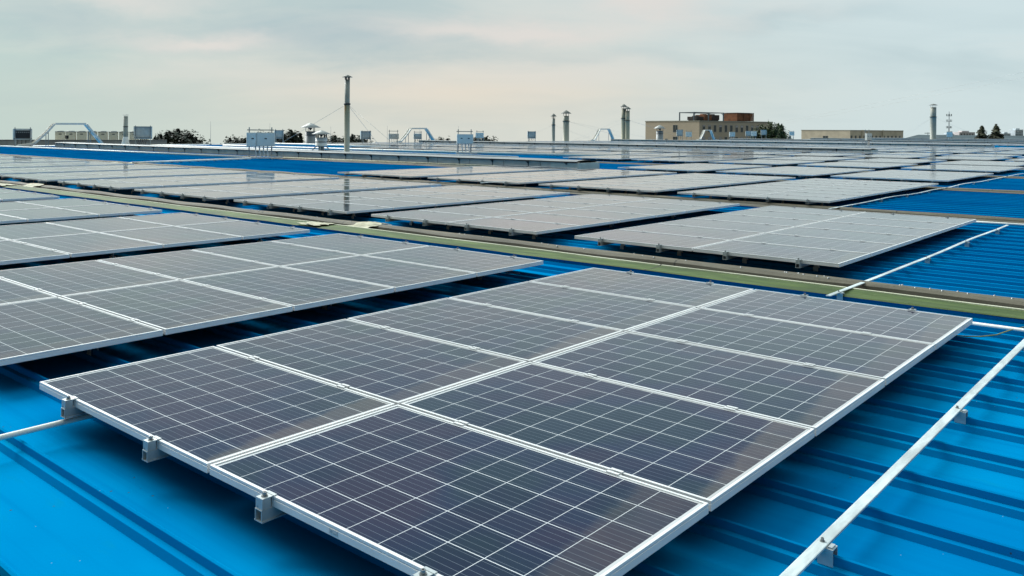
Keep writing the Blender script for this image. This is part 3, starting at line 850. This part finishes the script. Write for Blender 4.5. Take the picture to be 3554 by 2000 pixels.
inverter(-25.2, 92.5, 'far inverter stand below the long low beige building', 0.75, 0.75, 0.75, 1.9, True, 0, 0.9, 3)
inverter(-44.0, 208.0, 'tiny pale inverter near the cell tower and pair of conifers', 1.2, 1.1, 0.8, 2.1, True, 0, 0.0, 2)

# ------------------------------------------------------------------ tray bridges over the vents
def tray_bridge(x, yc, label, hh=1.72, w=0.42):
    t = thing('tray_bridge', label, 'cable tray', (x, yc, 0), 0, 'white cable tray bridges over the vents')
    nodes = [(0, -2.9, 0.10), (0, -1.75, 0.20), (0, -0.95, hh * 0.75), (0, -0.62, hh), (0, 1.95, hh + 0.02), (0, 3.15, 0.15), (0, 4.2, 0.06)]
    names = ['foot_tray', 'sloping_tray', 'sloping_tray', 'top_tray', 'sloping_tray', 'foot_tray']
    nodes = [(0, -3.0, 0.09), (0, -1.95, 0.22), (0, -1.05, hh * 0.62), (0, -0.50, hh), (0, 1.75, hh + 0.02), (0, 3.05, 0.16), (0, 4.0, 0.07)]
    for (a, b_), nm in zip(zip(nodes, nodes[1:]), names):
        m = MB(); m.beam(a, b_, w, 0.035)
        a2, b2 = Vector(a), Vector(b_)
        d = (b2 - a2).normalized(); up = Vector((1, 0, 0)).cross(d)
        for s in (-1, 1):
            off = Vector((s * (w / 2 - 0.012), 0, 0)) + up * 0.072
            m.beam(a2 + off, b2 + off, 0.022, 0.108)
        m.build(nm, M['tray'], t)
    for yy in (-1.0, 2.1):
        for s in (-1, 1):
            MB().box((s * w * 0.5 + s * 0.006 - 0.02, yy - 0.02, 0.0), (s * w * 0.5 + s * 0.006 + 0.02, yy + 0.02, hh * (0.66 if yy < 0 else 0.72))).build('support_leg', M['post'], t)
    return t
tray_bridge(-63.2, 25.3, 'large white tray bridge arching over the left end of the nearest vent')
tray_bridge(-63.0, 61.6, 'second white tray bridge, partly behind a small inverter', 1.6)
tray_bridge(-63.6, 98.4, 'third white tray bridge between the flues and against open sky', 1.75)
tray_bridge(-63.6, 129.6, 'farthest white tray bridge in front of the beige office block', 1.75)

# ------------------------------------------------------------------ flues and ventilators
def cone_cap(t, z, r, h, name='cap', mat='cap', posts=4, gap=0.2, rp=0.1):
    c = MB(); c.lathe([(r, z + gap), (r * 1.0, z + gap + 0.012), (r * 0.35, z + gap + h * 0.75), (0.02, z + gap + h)], n=24)
    c.lathe([(r, z + gap), (0.01, z + gap + h * 0.55)], n=24)
    o = c.build(name, M[mat], t)
    for q in range(posts):
        a = 2 * math.pi * q / posts + 0.5
        MB().box((rp * math.cos(a) - 0.02, rp * math.sin(a) - 0.02, z - 0.05), (rp * math.cos(a) + 0.02, rp * math.sin(a) + 0.02, z + gap + 0.05)).build('cap_post', M['dark'], o)
    return o
def flue(x, y, label, r, h, body='chim', collar=None, cap_r=None, cap_h=0.25, gap=0.22, guys=(), name='flue', low=None, group=None):
    t = thing(name, label, 'chimney', (x, y, 0), 0, group)
    zc = collar or h * 0.7
    m = MB()
    m.lathe([(r, zc), (r * 0.995, h), (r * 0.93, h), (r * 0.93, h - 0.3)], n=24); m.build('upper_pipe', M[body], t)
    m = MB(); m.lathe([(r * 1.25, 0.0), (r * 1.22, 0.06), (r * 1.06, 0.08), (r * 1.06, zc)], n=24); m.build('lower_pipe', M[low or body], t)
    m = MB(); m.lathe([(r * 1.07, zc - 0.05), (r * 1.28, zc - 0.045), (r * 1.28, zc + 0.03), (r * 1.0, zc + 0.045)], n=24); m.build('collar', M['dark'], t)
    cone_cap(t, h, cap_r or r * 1.7, cap_h, 'cap', 'cap_dark', gap=gap, rp=r * 0.85)
    for gx, gy, gz in guys:
        MB().tube([(0, 0, zc), (gx - x, gy - y, gz)], 0.007, 5).build('guy_wire', M['wire'], t)
    return t
flue(-30.70, 26.6, 'tall slim cream flue with rusty band and guy wires behind the nearest vent', 0.135, 4.14, 'chim_grey', 2.86, 0.27, 0.13, 0.12,
     [(-38.4, 26.7, 0.1), (-26.1, 26.9, 0.1), (-35.6, 33.5, 0.1)], low='flue_low')
flue(-64.3, 88.1, 'thin flue with pointed cap, left of the thicker one', 0.21, 3.15, 'chim_grey', 2.3, 0.42, 0.38, 0.28, [(-64, 80.0, 0.1), (-62, 95.0, 0.1)])
flue(-64.3, 90.9, 'thick single flue with pointed cap right of the thin flue', 0.40, 3.55, 'chim', 2.85, 0.72, 0.46, 0.32, [(-63, 104.0, 0.5), (-63, 112.0, 0.3), (-60, 84, .1)])
flue(-64.3, 105.2, 'left and taller flue of the soot streaked pair', 0.35, 4.9, 'flue_soot', 3.45, 0.55, 0.42, 0.25, [(-63, 91.0, 0.3), (-64, 120.0, 0.9)])
flue(-63.62, 105.15, 'right and shorter flue of the soot streaked pair', 0.33, 4.55, 'flue_soot', 3.1, 0.55, 0.40, 0.25, [(-63.4, 92.5, 0.2), (-64, 124.0, 0.9)])
flue(-41.8, 185.4, 'lone tall grey flue at right beside the cell tower', 0.56, 6.85, 'chim_grey', 4.9, 0.85, 0.30, 0.42, [(-49, 185, 0.3), (-47, 182, .3), (-34, 188, 1.0)])

t = thing('stub_pipe', 'short grey pipe on a white cone base in front of the cream units', 'chimney', (-64.3, 30.75, 0))
MB().lathe([(0.18, 0.68), (0.18, 2.46), (0.165, 2.46), (0.165, 2.2)], n=20).build('pipe', M['chim_grey'], t)
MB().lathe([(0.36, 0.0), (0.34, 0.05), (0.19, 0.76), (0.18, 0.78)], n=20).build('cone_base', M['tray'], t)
MB().lathe([(0.185, 1.58), (0.20, 1.585), (0.20, 1.63), (0.185, 1.64)], n=20).build('band', M['dark'], t)
MB().lathe([(0.22, 2.54), (0.22, 2.57), (0.0, 2.60)], n=20).build('cap', M['cap'], t)

def hat_vent(x, y, label, r, h, hat, legs=False, zb=0.0, gap=0.28, hh=0.34):
    t = thing('roof_ventilator', label, 'ventilator', (x, y, 0), 0, 'round ventilators with conical hats')
    MB().lathe([(r * 1.03, zb), (r * 1.03, zb + h * 0.06), (r, zb + h * 0.07), (r, h), (r * 0.93, h), (r * 0.93, h - 0.2)], n=28).build('drum', M['cabinet'] if legs else M['cap'], t)
    MB().lathe([(r * 1.01, h * 0.70), (r * 1.05, h * 0.705), (r * 1.05, h * 0.735), (r * 1.01, h * 0.74)], n=28).build('band', M['dark'], t)
    c = cone_cap(t, h, hat, hh, 'hat', 'cap', 10 if legs else 5, gap, r * 0.93)
    MB().lathe([(r * 0.5, h + gap * 0.95), (0.03, h + gap * 0.3)], n=16).build('baffle', M['dark'], c)
    if legs:
        for q in range(4):
            a = math.pi / 4 + q * math.pi / 2
            MB().beam((math.cos(a) * r * 0.75, math.sin(a) * r * 0.75, zb + 0.05), (math.cos(a) * r * 1.9, math.sin(a) * r * 1.9, 0.0), 0.06, 0.06).build('leg', M['post'], t)
        MB().lathe([(r * 0.5, 0.0), (r * 0.5, zb)], n=16).build('throat', M['chim_grey'], t)
    return t
hat_vent(-40.3, 32.2, 'mushroom ventilator on splayed legs left of the tall flue', 0.37, 0.98, 0.62, True, 0.42, 0.22, 0.26)
hat_vent(-64.3, 49.0, 'big ventilator drum with wide thin hat against the sky, left of tall flue', 0.48, 1.30, 1.00, False, 0, 0.36, 0.46)
hat_vent(-64.3, 115.6, 'pale ventilator with pointed hat in front of the beige office wall', 0.55, 1.65, 0.95, False, 0, 0.35, 0.55)

# lightning rods on the ridge
for u_, h_, lab in ((44.6, 1.95, 'thin lightning rod left of the big ventilator'), (38.5, 2.05, 'thin lightning rod rising from the trees left of the largest inverter'),
                    (51.7, 1.7, 'thin lightning rod just right of the mushroom ventilator'), (59.2, 1.85, 'thin lightning rod between tall flue and small inverter'),
                    (64.0, 1.75, 'thin lightning rod right of the second tray bridge'), (70.2, 1.9, 'thin lightning rod just left of the single inverter')):
    m = MB().tube([(0, 0, 0), (0, 0, h_ * .5), (0, 0, h_)], 0.016, 6, r2=0.010).box((-0.08, -0.08, 0.0), (0.08, 0.08, 0.05))
    tag(m.build('lightning_rod', M['post'], None, (-64.6, u_, 0.1)), lab, 'lightning rod', 'lightning rods on the ridge')

# ------------------------------------------------------------------ annex wall and cream units at far left
ax0, ay0, ax1, ay1 = -93.5, 24.0, -82.9, 44.0
ang = math.atan2(ay1 - ay0, ax1 - ax0); La = math.hypot(ax1 - ax0, ay1 - ay0)
t = thing('annex_building', 'long low grey walled annex behind the roof ridge at far left', 'building', (ax1, ay1, 0), ang)
MB().box((-La, 0.26, -12), (0, 14, -0.62)).build('block', M['wall_grey'], t)
m = MB()
q = 0
while q < La:
    m.box((-min(q + 4.97, La), 0.0, -12), (-q, 0.25, 0.16)); q += 5
m.build('parapet_wall', M['wall_grey'], t)
MB().box((-La, -0.04, 0.162), (0.03, 0.29, 0.23)).build('coping', M['cap'], t)
ux, uy = math.cos(ang), math.sin(ang)
for q in range(9):
    d = -2.3 - q * 1.015
    px, py = ax1 + ux * d - uy * 1.6, ay1 + uy * d + ux * 1.6
    lab = ('leftmost cream outdoor unit behind the grey annex wall' if q == 8 else 'rightmost cream outdoor unit, beside the large grey cabinet' if q == 0
           else '%s cream outdoor unit from the left behind the grey annex wall' % ORD[9 - q])
    t = thing('outdoor_unit', lab, 'air conditioner', (px, py, -0.6), ang, 'row of cream outdoor units on the annex')
    b_ = MB().box((-0.45, 0.0, 0.1), (0.45, 0.75, 1.62)); b_.box((-0.45, 0.0, 0.0), (0.45, 0.75, 0.098)); body = b_.build('casing', M['cream'], t)
    MB().box((-0.12, -0.012, 1.36), (0.16, -0.001, 1.44)).build('grille_slot', M['dark'], body)
    MB().lathe([(0.36, 1.62), (0.34, 1.74), (0.0, 1.75)], (0, 0.37, 0), 18).build('fan_cowl', M['cap'], t)
    MB().box((-0.47, -0.02, 1.622), (0.47, 0.77, 1.68)).build('top_rim', M['cap'], t)
for d, lab in ((-13.4, 'small black floodlight on the annex wall left of the tray bridge'), (-9.6, 'small black floodlight on the annex wall under the tray bridge')):
    m = MB().box((-0.17, -0.1, 0.10), (0.17, 0.1, 0.42)).box((-0.03, -0.03, 0.0), (0.03, 0.03, 0.1)).box((-0.20, -0.14, 0.40), (0.20, 0.1, 0.44))
    tag(m.build('floodlight', M['dark'], None, (ax1 + ux * d, ay1 + uy * d, 0.231)), lab, 'floodlight', 'floodlights on the annex wall')

# ------------------------------------------------------------------ buildings behind
def frame_mat(ax_, ay_, bx_, by_):
    return math.atan2(by_ - ay_, bx_ - ax_)
def window(parent, x, y, z, w, h, ny, rz, blind=0.0):
    """window set into a facade: local -Y faces out"""
    f = MB()
    f.box((-w / 2, -0.06, 0), (-w / 2 + 0.09, -0.002, h)); f.box((w / 2 - 0.09, -0.06, 0), (w / 2, -0.002, h))
    f.box((-w / 2 + 0.09, -0.06, h - 0.09), (w / 2 - 0.09, -0.002, h)); f.box((-w / 2 + 0.09, -0.06, 0), (w / 2 - 0.09, -0.002, 0.09))
    f.box((-0.04, -0.05, 0.09), (0.04, -0.012, h - 0.09))
    o = f.build('window', M['win_frame'], parent, (x, y, z)); o.rotation_euler = (0, 0, rz)
    MB().box((-w / 2 + 0.09, -0.010, 0.09), (w / 2 - 0.09, -0.003, h - 0.09)).build('pane', M['win_glass'], o)
    if blind: MB().box((-w / 2 + 0.12, -0.03, h - 0.09 - blind), (w / 2 - 0.12 if rz == 0 else 0.03, -0.012, h - 0.1)).build('blind', M['pale_bld'], o)

# beige office block: local origin at the near corner, +X along the right face, +Y along the left face
CX, CY, TOP = -117.5, 229.2, 4.9
rz = math.atan2(31.8, 9.1)
t = thing('office_block', 'large beige tiled office block with rusty rooftop boxes', 'building', (CX, CY, 0), rz)
LR, LL = 33.2, 23.6
zb_ = ground_z(CX, CY) - 1
MB().box((0, 0, zb_), (LR, LL, TOP - 0.3)).build('wall', M['tiles'], t)
MB().box((-0.12, -0.12, TOP - 0.299), (LR + 0.12, LL + 0.12, TOP)).build('coping', M['beige_trim'], t)
rw = random.Random(5)
for q in range(12):
    xx = 1.9 + q * 2.40
    window(t, xx, 0, 1.45, 1.15, 2.15, 0, 0.0, rw.choice((0, .5, .35, .6)))
    window(t, xx, 0, -2.15, 1.15, 2.15, 0, 0.0, rw.choice((0, .4, .6)))
    window(t, xx, 0, -5.75, 1.15, 2.15, 0, 0.0)
for zz in (1.3, -2.3):
    window(t, 0, 10.1, zz, 2.0, 2.3, 0, -math.pi / 2, 0.0)
window(t, 0, 14.0, -2.6, 1.1, 1.9, 0, -math.pi / 2)
# rooftop frame with dark machinery and rusty screen, each a thing on the roof
fo = thing('machinery_cage', 'open steel frame holding dark machinery on the office block roof', 'rooftop plant', (CX, CY, TOP), rz)
FX0, FX1, FXM, FY0, FY1 = -0.1 + 0.4, 13.2, 6.6, 2.6, 8.6
for x in (FX0, FXM, FX1):
    for y in (FY0, FY1):
        MB().box((x - 0.14, y - 0.14, 0.0), (x + 0.14, y + 0.14, 2.35)).build('cage_post', M['tower'], fo)
for y in (FY0, FY1):
    MB().box((FX0 - 0.14, y - 0.12, 2.352), (FX1 + 0.14, y + 0.12, 2.62)).build('cage_beam', M['tower'], fo)
for x in (FX0, 3.4, FXM, 9.9, FX1):
    MB().box((x - 0.08, FY0 + 0.13, 2.40), (x + 0.08, FY1 - 0.13, 2.6)).build('cage_beam', M['tower'], fo)
for x, d in ((FX0, 1), (FXM, -1), (FXM, 1), (FX1, -1)):
    MB().beam((x, FY0, 1.6), (x + d * 0.8, FY0, 2.36), 0.12, 0.12).build('knee_brace', M['tower'], fo)
for q in range(3):
    m = MB(); x = 2.4 + q * 3.5
    m.box((x, 3.6, 0.25), (x + 3.1, 7.4, 1.25 + 0.6 * (q > 0))); m.box((x + .2, 3.8, 0.0), (x + 2.9, 7.2, 0.249)); m.lathe([(1.1, 0), (1.0, .3), (0, .31)], (x + 1.55, 5.5, 1.25 + 0.6 * (q > 0)), 16)
    m.build('machine', M['machine'] if q != 1 else M['rust'], fo)
fr = thing('rooftop_box', 'rust brown slatted box on the right of the office block roof', 'rooftop plant', (CX, CY, TOP), rz)
BX0, BX1, BY0, BY1 = 18.6, 26.2, 1.9, 7.6
m = MB()
for q in range(9):
    m.box((BX0, BY0, 0.1 + q * 0.275), (BX1, BY0 + 0.14, 0.35 + q * 0.275)); m.box((BX0, BY0 + 0.15, 0.1 + q * 0.275), (BX0 + 0.1, BY1, 0.35 + q * 0.275)); m.box((BX1 - 0.1, BY0 + 0.15, 0.1 + q * 0.275), (BX1, BY1, 0.35 + q * 0.275))
m.box((BX0, BY1 + 0.01, 0.0), (BX1, BY1 + 0.1, 2.55)); m.build('slatted_screen', M['rust'], fr)
for x in (BX0 - 0.1, BX0 + 2.9, BX0 + 5.7, BX1 - 0.02): MB().box((x, BY0 - 0.13, 0.0), (x + 0.14, BY0 - 0.001, 2.6)).build('screen_post', M['rust'], fr)
MB().box((BX0 - 0.12, BY0 - 0.14, 2.601), (BX1 + 0.14, BY1 + 0.12, 2.72)).build('top_rail', M['tower'], fr)

# long low beige building
CX2, CY2, TOP2 = -122.0, 374.3, 2.75
rz2 = math.atan2(34.3, 12.1)
t = thing('low_building', 'long low beige building with small dark openings, left of the lone flue', 'building', (CX2, CY2, 0), rz2)
LR2, LL2 = 36.5, 26.5
MB().box((0, 0, ground_z(CX2, CY2) - 1), (LR2, LL2, TOP2 - 0.3)).build('wall', M['beige'], t)
MB().box((-0.1, -0.1, TOP2 - 0.299), (LR2 + 0.1, LL2 + 0.1, TOP2)).build('coping', M['beige_trim'], t)
for x in (7.6, 21.5): MB().box((x, -0.35, ground_z(CX2, CY2)), (x + 0.8, -0.001, TOP2 + 0.1)).build('pilaster', M['beige'], t)
for q in range(13):
    x = 0.9 + q * 2.75
    if abs(x - 8.0) < 0.9 or abs(x - 21.9) < 0.9: continue
    window(t, x, 0, -1.75, 1.1, 2.1, 0, 0.0)
window(t, 0, 13.0, -1.5, 2.8, 1.6, 0, -math.pi / 2)

# grey factory beyond the roof at right
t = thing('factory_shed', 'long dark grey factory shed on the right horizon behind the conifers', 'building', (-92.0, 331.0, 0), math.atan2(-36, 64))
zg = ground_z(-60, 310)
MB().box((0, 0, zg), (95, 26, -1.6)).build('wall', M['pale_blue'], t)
m = MB(); i = m.add([(-0.5, -0.6, -1.7), (95.5, -0.6, -1.7), (95.5, 26.6, -1.7), (-0.5, 26.6, -1.7), (-0.5, 13, 1.0), (95.5, 13, 1.0)])
for f in ((0, 1, 5, 4), (2, 3, 4, 5), (0, 4, 3), (1, 2, 5), (0, 3, 2, 1)): m.face([i + q for q in f])
m.build('roof', M['roof_grey'], t)

# far buildings, distance haze put into their pale wall colours
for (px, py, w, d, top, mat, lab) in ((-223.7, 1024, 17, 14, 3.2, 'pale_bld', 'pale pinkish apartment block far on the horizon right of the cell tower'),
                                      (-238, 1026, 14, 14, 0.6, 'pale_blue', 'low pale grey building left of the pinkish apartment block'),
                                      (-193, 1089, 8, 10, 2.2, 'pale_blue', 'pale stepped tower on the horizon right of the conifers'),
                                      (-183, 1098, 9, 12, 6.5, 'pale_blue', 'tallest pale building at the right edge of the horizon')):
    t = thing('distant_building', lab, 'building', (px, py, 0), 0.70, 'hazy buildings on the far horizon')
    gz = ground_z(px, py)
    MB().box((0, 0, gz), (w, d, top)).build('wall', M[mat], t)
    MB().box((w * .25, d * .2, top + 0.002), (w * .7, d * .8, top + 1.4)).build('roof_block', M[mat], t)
    for q in range(5):
        for z in (top - 3.2, top - 6.6):
            MB().box((w * (0.1 + q * 0.18), -0.06, z), (w * (0.1 + q * 0.18) + w * 0.07, -0.002, z + 1.7)).build('window', M['roof_grey'], t)

# cell tower
TX, TY = -104.8, 468.5
t = thing('cell_tower', 'dark cell tower mast with three tiers of antennas right of the lone flue', 'mast', (TX, TY, 0))
tz = ground_z(TX, TY)
MB().tube([(0, 0, tz), (0, 0, 0), (0, 0, 12.6)], 0.42, 10, r2=0.12).build('pole', M['tower'], t)
for z in (4.3, 7.6, 10.4):
    MB().lathe([(1.15, z - 0.06), (1.2, z), (1.15, z + 0.06), (1.0, z), (1.15, z - 0.06)], n=16).build('antenna_ring', M['tower'], t)
    for q in range(6):
        a = q * math.pi / 3 + z
        m = MB().box((1.2 * math.cos(a) - 0.09, 1.2 * math.sin(a) - 0.09, z - 0.1), (1.2 * math.cos(a) + 0.09, 1.2 * math.sin(a) + 0.09, z + 1.0))
        m.beam((0.2 * math.cos(a), 0.2 * math.sin(a), z), (1.1 * math.cos(a), 1.1 * math.sin(a), z), 0.08, 0.08); m.build('antenna', M['tower'], t)

# lamp masts and line poles on the horizon
for (x, y, top, lab, arm) in ((-96.0, 395.0, 2.0, 'short mast with crossarm just right of the low beige building', 1.3), (-88.5, 402.0, 2.6, 'thin pole left of the lone flue', 0.5),
                              (-76.0, 425.0, 2.6, 'cross shaped utility pole between the lone flue and cell tower', 1.6), (-64.0, 452.0, 3.6, 'lamp mast just right of the cell tower', 1.9),
                              (-29.0, 425.0, 7.0, 'plain dark pole at the right edge behind the factory shed', 0.4)):
    t = thing('utility_pole', lab, 'pole', (x, y, 0), 0.4, 'poles on the right horizon')
    MB().tube([(0, 0, ground_z(x, y)), (0, 0, top)], 0.20, 8, r2=0.12).build('pole', M['tower'], t)
    MB().box((-arm, -0.1, top - 0.5), (arm, 0.1, top - 0.25)).build('crossarm', M['tower'], t)
def sag(a, b, s, n=16):
    a, b = Vector(a), Vector(b)
    return [a.lerp(b, q / n) - Vector((0, 0, s * 4 * (q / n) * (1 - q / n))) for q in range(n + 1)]
for a, b_, lab in (((-140, 330, 4.9), (-20, 250, 21.0), 'upper of two thin power lines rising to the top right'),
                   ((-140, 332, 4.2), (-20, 252, 19.6), 'lower of two thin power lines rising to the top right'),
                   ((-76, 425, 2.4), (-10, 395, 11.0), 'upper of two power lines passing the conifers'),
                   ((-76, 425, 1.8), (-10, 396, 9.4), 'lower of two power lines passing the conifers')):
    tag(MB().tube(sag(a, b_, 0.5), 0.022, 5).build('power_line', M['wire']), lab, 'power line', 'power lines at right')

# ------------------------------------------------------------------ trees
def tree_meshes(seed, h, r, cb, leafm, conic=False, n=1700, leaf=0.34):
    """crown and trunk for a tree of height h with base at z 0, crown from cb up"""
    rr = random.Random(seed)
    tr = MB(); tr.tube([(0, 0, -0.3), (0.05, 0.04, h * 0.35), (-0.03, 0.05, h * 0.7), (0, 0, h * 0.94)], 0.20, 8, r2=0.03)
    clumps = []
    for q in range(60 if conic else 48):
        z = cb + (h * (0.97 if conic else 0.90) - cb) * (rr.random() ** (1.25 if conic else 0.75))
        f = (z - cb) / (h - cb)
        rad = r * ((1 - f) ** 0.8 + 0.02 if conic else math.sqrt(max(0.08, 1 - (2 * f - 0.8) ** 2 / 1.6)))
        a = rr.random() * 6.283; d = rad * rr.uniform(0.2, 1.0)
        c = Vector((d * math.cos(a), d * math.sin(a), z))
        clumps.append((c, r * rr.uniform(0.20, 0.38) * ((0.95 - 0.85 * f) * 0.75 if conic else 1)))
        tr.tube([(0, 0, max(h * 0.2, z - rad * 0.9)), tuple(c * 0.6 + Vector((0, 0, z * 0.36))), tuple(c)], 0.05, 5, r2=0.012)
    for q in range(1 if conic else 15):                    # spiky leaders breaking the outline
        a = rr.random() * 6.283; d = r * (rr.uniform(0.0, 0.12) if conic else rr.uniform(0.1, 0.85))
        zt = h * (rr.uniform(0.94, 1.0) if conic else 1.0 - 0.16 * (d / r) ** 1.5 - rr.uniform(0, 0.10))
        for k2 in range(3): clumps.append((Vector((d * math.cos(a), d * math.sin(a), zt - k2 * 0.45)), r * ((0.02 + 0.03 * k2) if conic else (0.05 + 0.05 * k2))))
    lv = MB()
    for q in range(n):
        c, cr = clumps[rr.randrange(len(clumps))]
        d = Vector((rr.gauss(0, 1), rr.gauss(0, 1), rr.gauss(0, 1.9))); d.normalize()
        p = c + Vector((d.x, d.y, d.z * 1.6)) * cr * rr.uniform(0.35, 1.08)
        if conic:                                          # whorled branches round a pointed stem
            f = 1 - rr.random() ** 0.62; a = rr.random() * 6.283
            rad = r * ((1 - f) ** 0.85 + 0.015) * (0.78 + 0.22 * math.sin(f * 46 + a * 2)) * (0.85 + 0.15 * math.sin(a * 5 + f * 9))
            q2 = rad * math.sqrt(rr.uniform(0.10, 1.0))
            p = Vector((q2 * math.cos(a), q2 * math.sin(a), cb + (h - cb) * f - q2 * 0.25))
            d = Vector((math.cos(a), math.sin(a), 0.4))
        nrm = (d + Vector((rr.uniform(-.7, .7), rr.uniform(-.7, .7), rr.uniform(-.3, .9)))).normalized()
        s = nrm.cross(Vector((rr.uniform(-1, 1), rr.uniform(-1, 1), rr.uniform(-1, 1)))).normalized(); u = nrm.cross(s)
        l = leaf * rr.uniform(0.55, 1.25)
        i = lv.add([p - s * l * 0.5, p + u * l * 0.30, p + s * l * 0.5, p - u * l * 0.30]); lv.face([i, i + 1, i + 2, i + 3])
    return tr.mesh('trunk', M['bark']), lv.mesh('crown', M[leafm])
KINDS = {}
for kk in range(4): KINDS['d%d' % kk] = tree_meshes(40 + kk, 11.0, 2.6, 5.2, 'leaf_dark', False, 4600, 0.50)
for kk in range(2): KINDS['g%d' % kk] = tree_meshes(60 + kk, 16.0, 3.4, 6.0, 'leaf_green', False, 4200, 0.5)
for kk in range(2): KINDS['c%d' % kk] = tree_meshes(80 + kk, 15.0, 3.0, 5.0, 'leaf_brown', True, 4600, 0.42)
def tree(kind, x, y, top, label, wide=1.0, rz=0.0, grp='trees beyond the roof edge'):
    base = ground_z(x, y)
    h0 = {'d': 11.0, 'g': 16.0, 'c': 15.0}[kind[0]]
    s = (top - base) / h0
    t = thing('tree', label, 'tree', (x, y, base), rz, grp); ww = s * wide * (1.95 if kind[0] == 'c' else 1.3)
    t.scale = (ww, ww, s)
    link('trunk', KINDS[kind][0], t); link('crown', KINDS[kind][1], t)
    return t
def dtree(px, D, top, kind, label, wide=1.0, rz=0.0):
    """place by bearing (degrees right of the +Y axis) and distance"""
    a = math.radians(px)
    return tree(kind, CAM_POS.x + D * math.sin(a), CAM_POS.y + D * math.cos(a), top, label, wide, rz)
def bear(x, y): return math.degrees(math.atan2(x - CAM_POS.x, y - CAM_POS.y))
B = bear
tl = 'dark bushy tree behind the large grey cabinet, '
dtree(B(-140.4, 75.6), 160, 1.3, 'd0', tl + 'tallest of the group', 1.05)
dtree(B(-142.2, 73.8), 162, 0.75, 'd1', tl + 'leftmost of the group', 0.8, 1.0)
dtree(B(-139.4, 76.4), 158, 0.6, 'd2', tl + 'just right of the tallest', 0.85, 2.0)
dtree(B(-138.0, 77.3), 160, 0.1, 'd3', tl + 'rightmost of the group', 0.9, 3.0)
dtree(B(-131.2, 83.1), 158, 0.2, 'd2', 'low dark tree just left of the largest inverter', 0.85, 4.0)
dtree(B(-132.1, 82.2), 160, 0.0, 'd3', 'lowest dark tree, left end of the group beside the largest inverter', 0.75, 5.0)
dtree(B(-128.8, 85.3), 156, 1.2, 'd1', 'dark spiky tree rising above the largest inverter', 0.95, 0.5)
dtree(B(-125.4, 88.2), 160, 1.0, 'd3', 'dark tree left of two just right of the largest inverter', 0.9, 1.5)
dtree(B(-124.4, 89.2), 158, 1.25, 'd0', 'dark tree right of two just right of the largest inverter', 0.95, 2.5)
dtree(B(-118.4, 94.0), 160, 0.7, 'd1', 'dark tree just right of the mushroom ventilator', 0.8, 3.5)
dtree(B(-117.1, 95.0), 158, 0.3, 'd2', 'dark tree immediately left of the tall flue', 0.8, 4.5)
dtree(B(-116.0, 96.0), 160, 0.45, 'd0', 'dark tree immediately right of the tall flue', 0.8, 5.5)
dtree(B(-114.7, 97.0), 161, 0.25, 'd3', 'low dark tree behind the tall grey cabinet', 0.8, 0.8)
dtree(B(-103.1, 106.7), 190, -0.1, 'd1', 'tiny far tree right of the dark inverter back', 1.0, 1.8)
dtree(B(-104.5, 105.5), 192, -0.3, 'd2', 'tiniest far tree, left of the other tiny one', 0.9, 2.8)
dtree(B(-97.5, 111.6), 190, 0.15, 'd3', 'far small tree just right of the small single slot inverter', 0.95, 3.8)
dtree(B(-98.8, 110.4), 192, -0.05, 'd0', 'far small tree just left of the small single slot inverter', 0.8, 4.8)
dtree(B(-76.1, 184.0), 215, 4.0, 'g0', 'tallest green tree in front of the right end of the office block', 1.0, 0.3)
dtree(B(-74.6, 185.2), 213, 4.1, 'g1', 'narrow green tree at the office block corner', 0.62, 1.3)
dtree(B(-73.5, 185.7), 216, 1.9, 'g0', 'low green tree at the right end of the office block group', 0.75, 2.3)
dtree(B(-77.3, 182.8), 212, 2.0, 'g1', 'green tree at the left end of the office block group', 0.85, 3.3)
dtree(B(-48.2, 261.1), 272, 3.9, 'c0', 'left conifer of the pair in front of the factory shed', 1.0, 0.0)
dtree(B(-45.2, 263.6), 272, 4.3, 'c1', 'right conifer of the pair in front of the factory shed', 1.0, 1.0)
dtree(B(-43.8, 264.3), 274, 1.6, 'c0', 'small conifer at the right foot of the conifer pair', 0.7, 2.0)
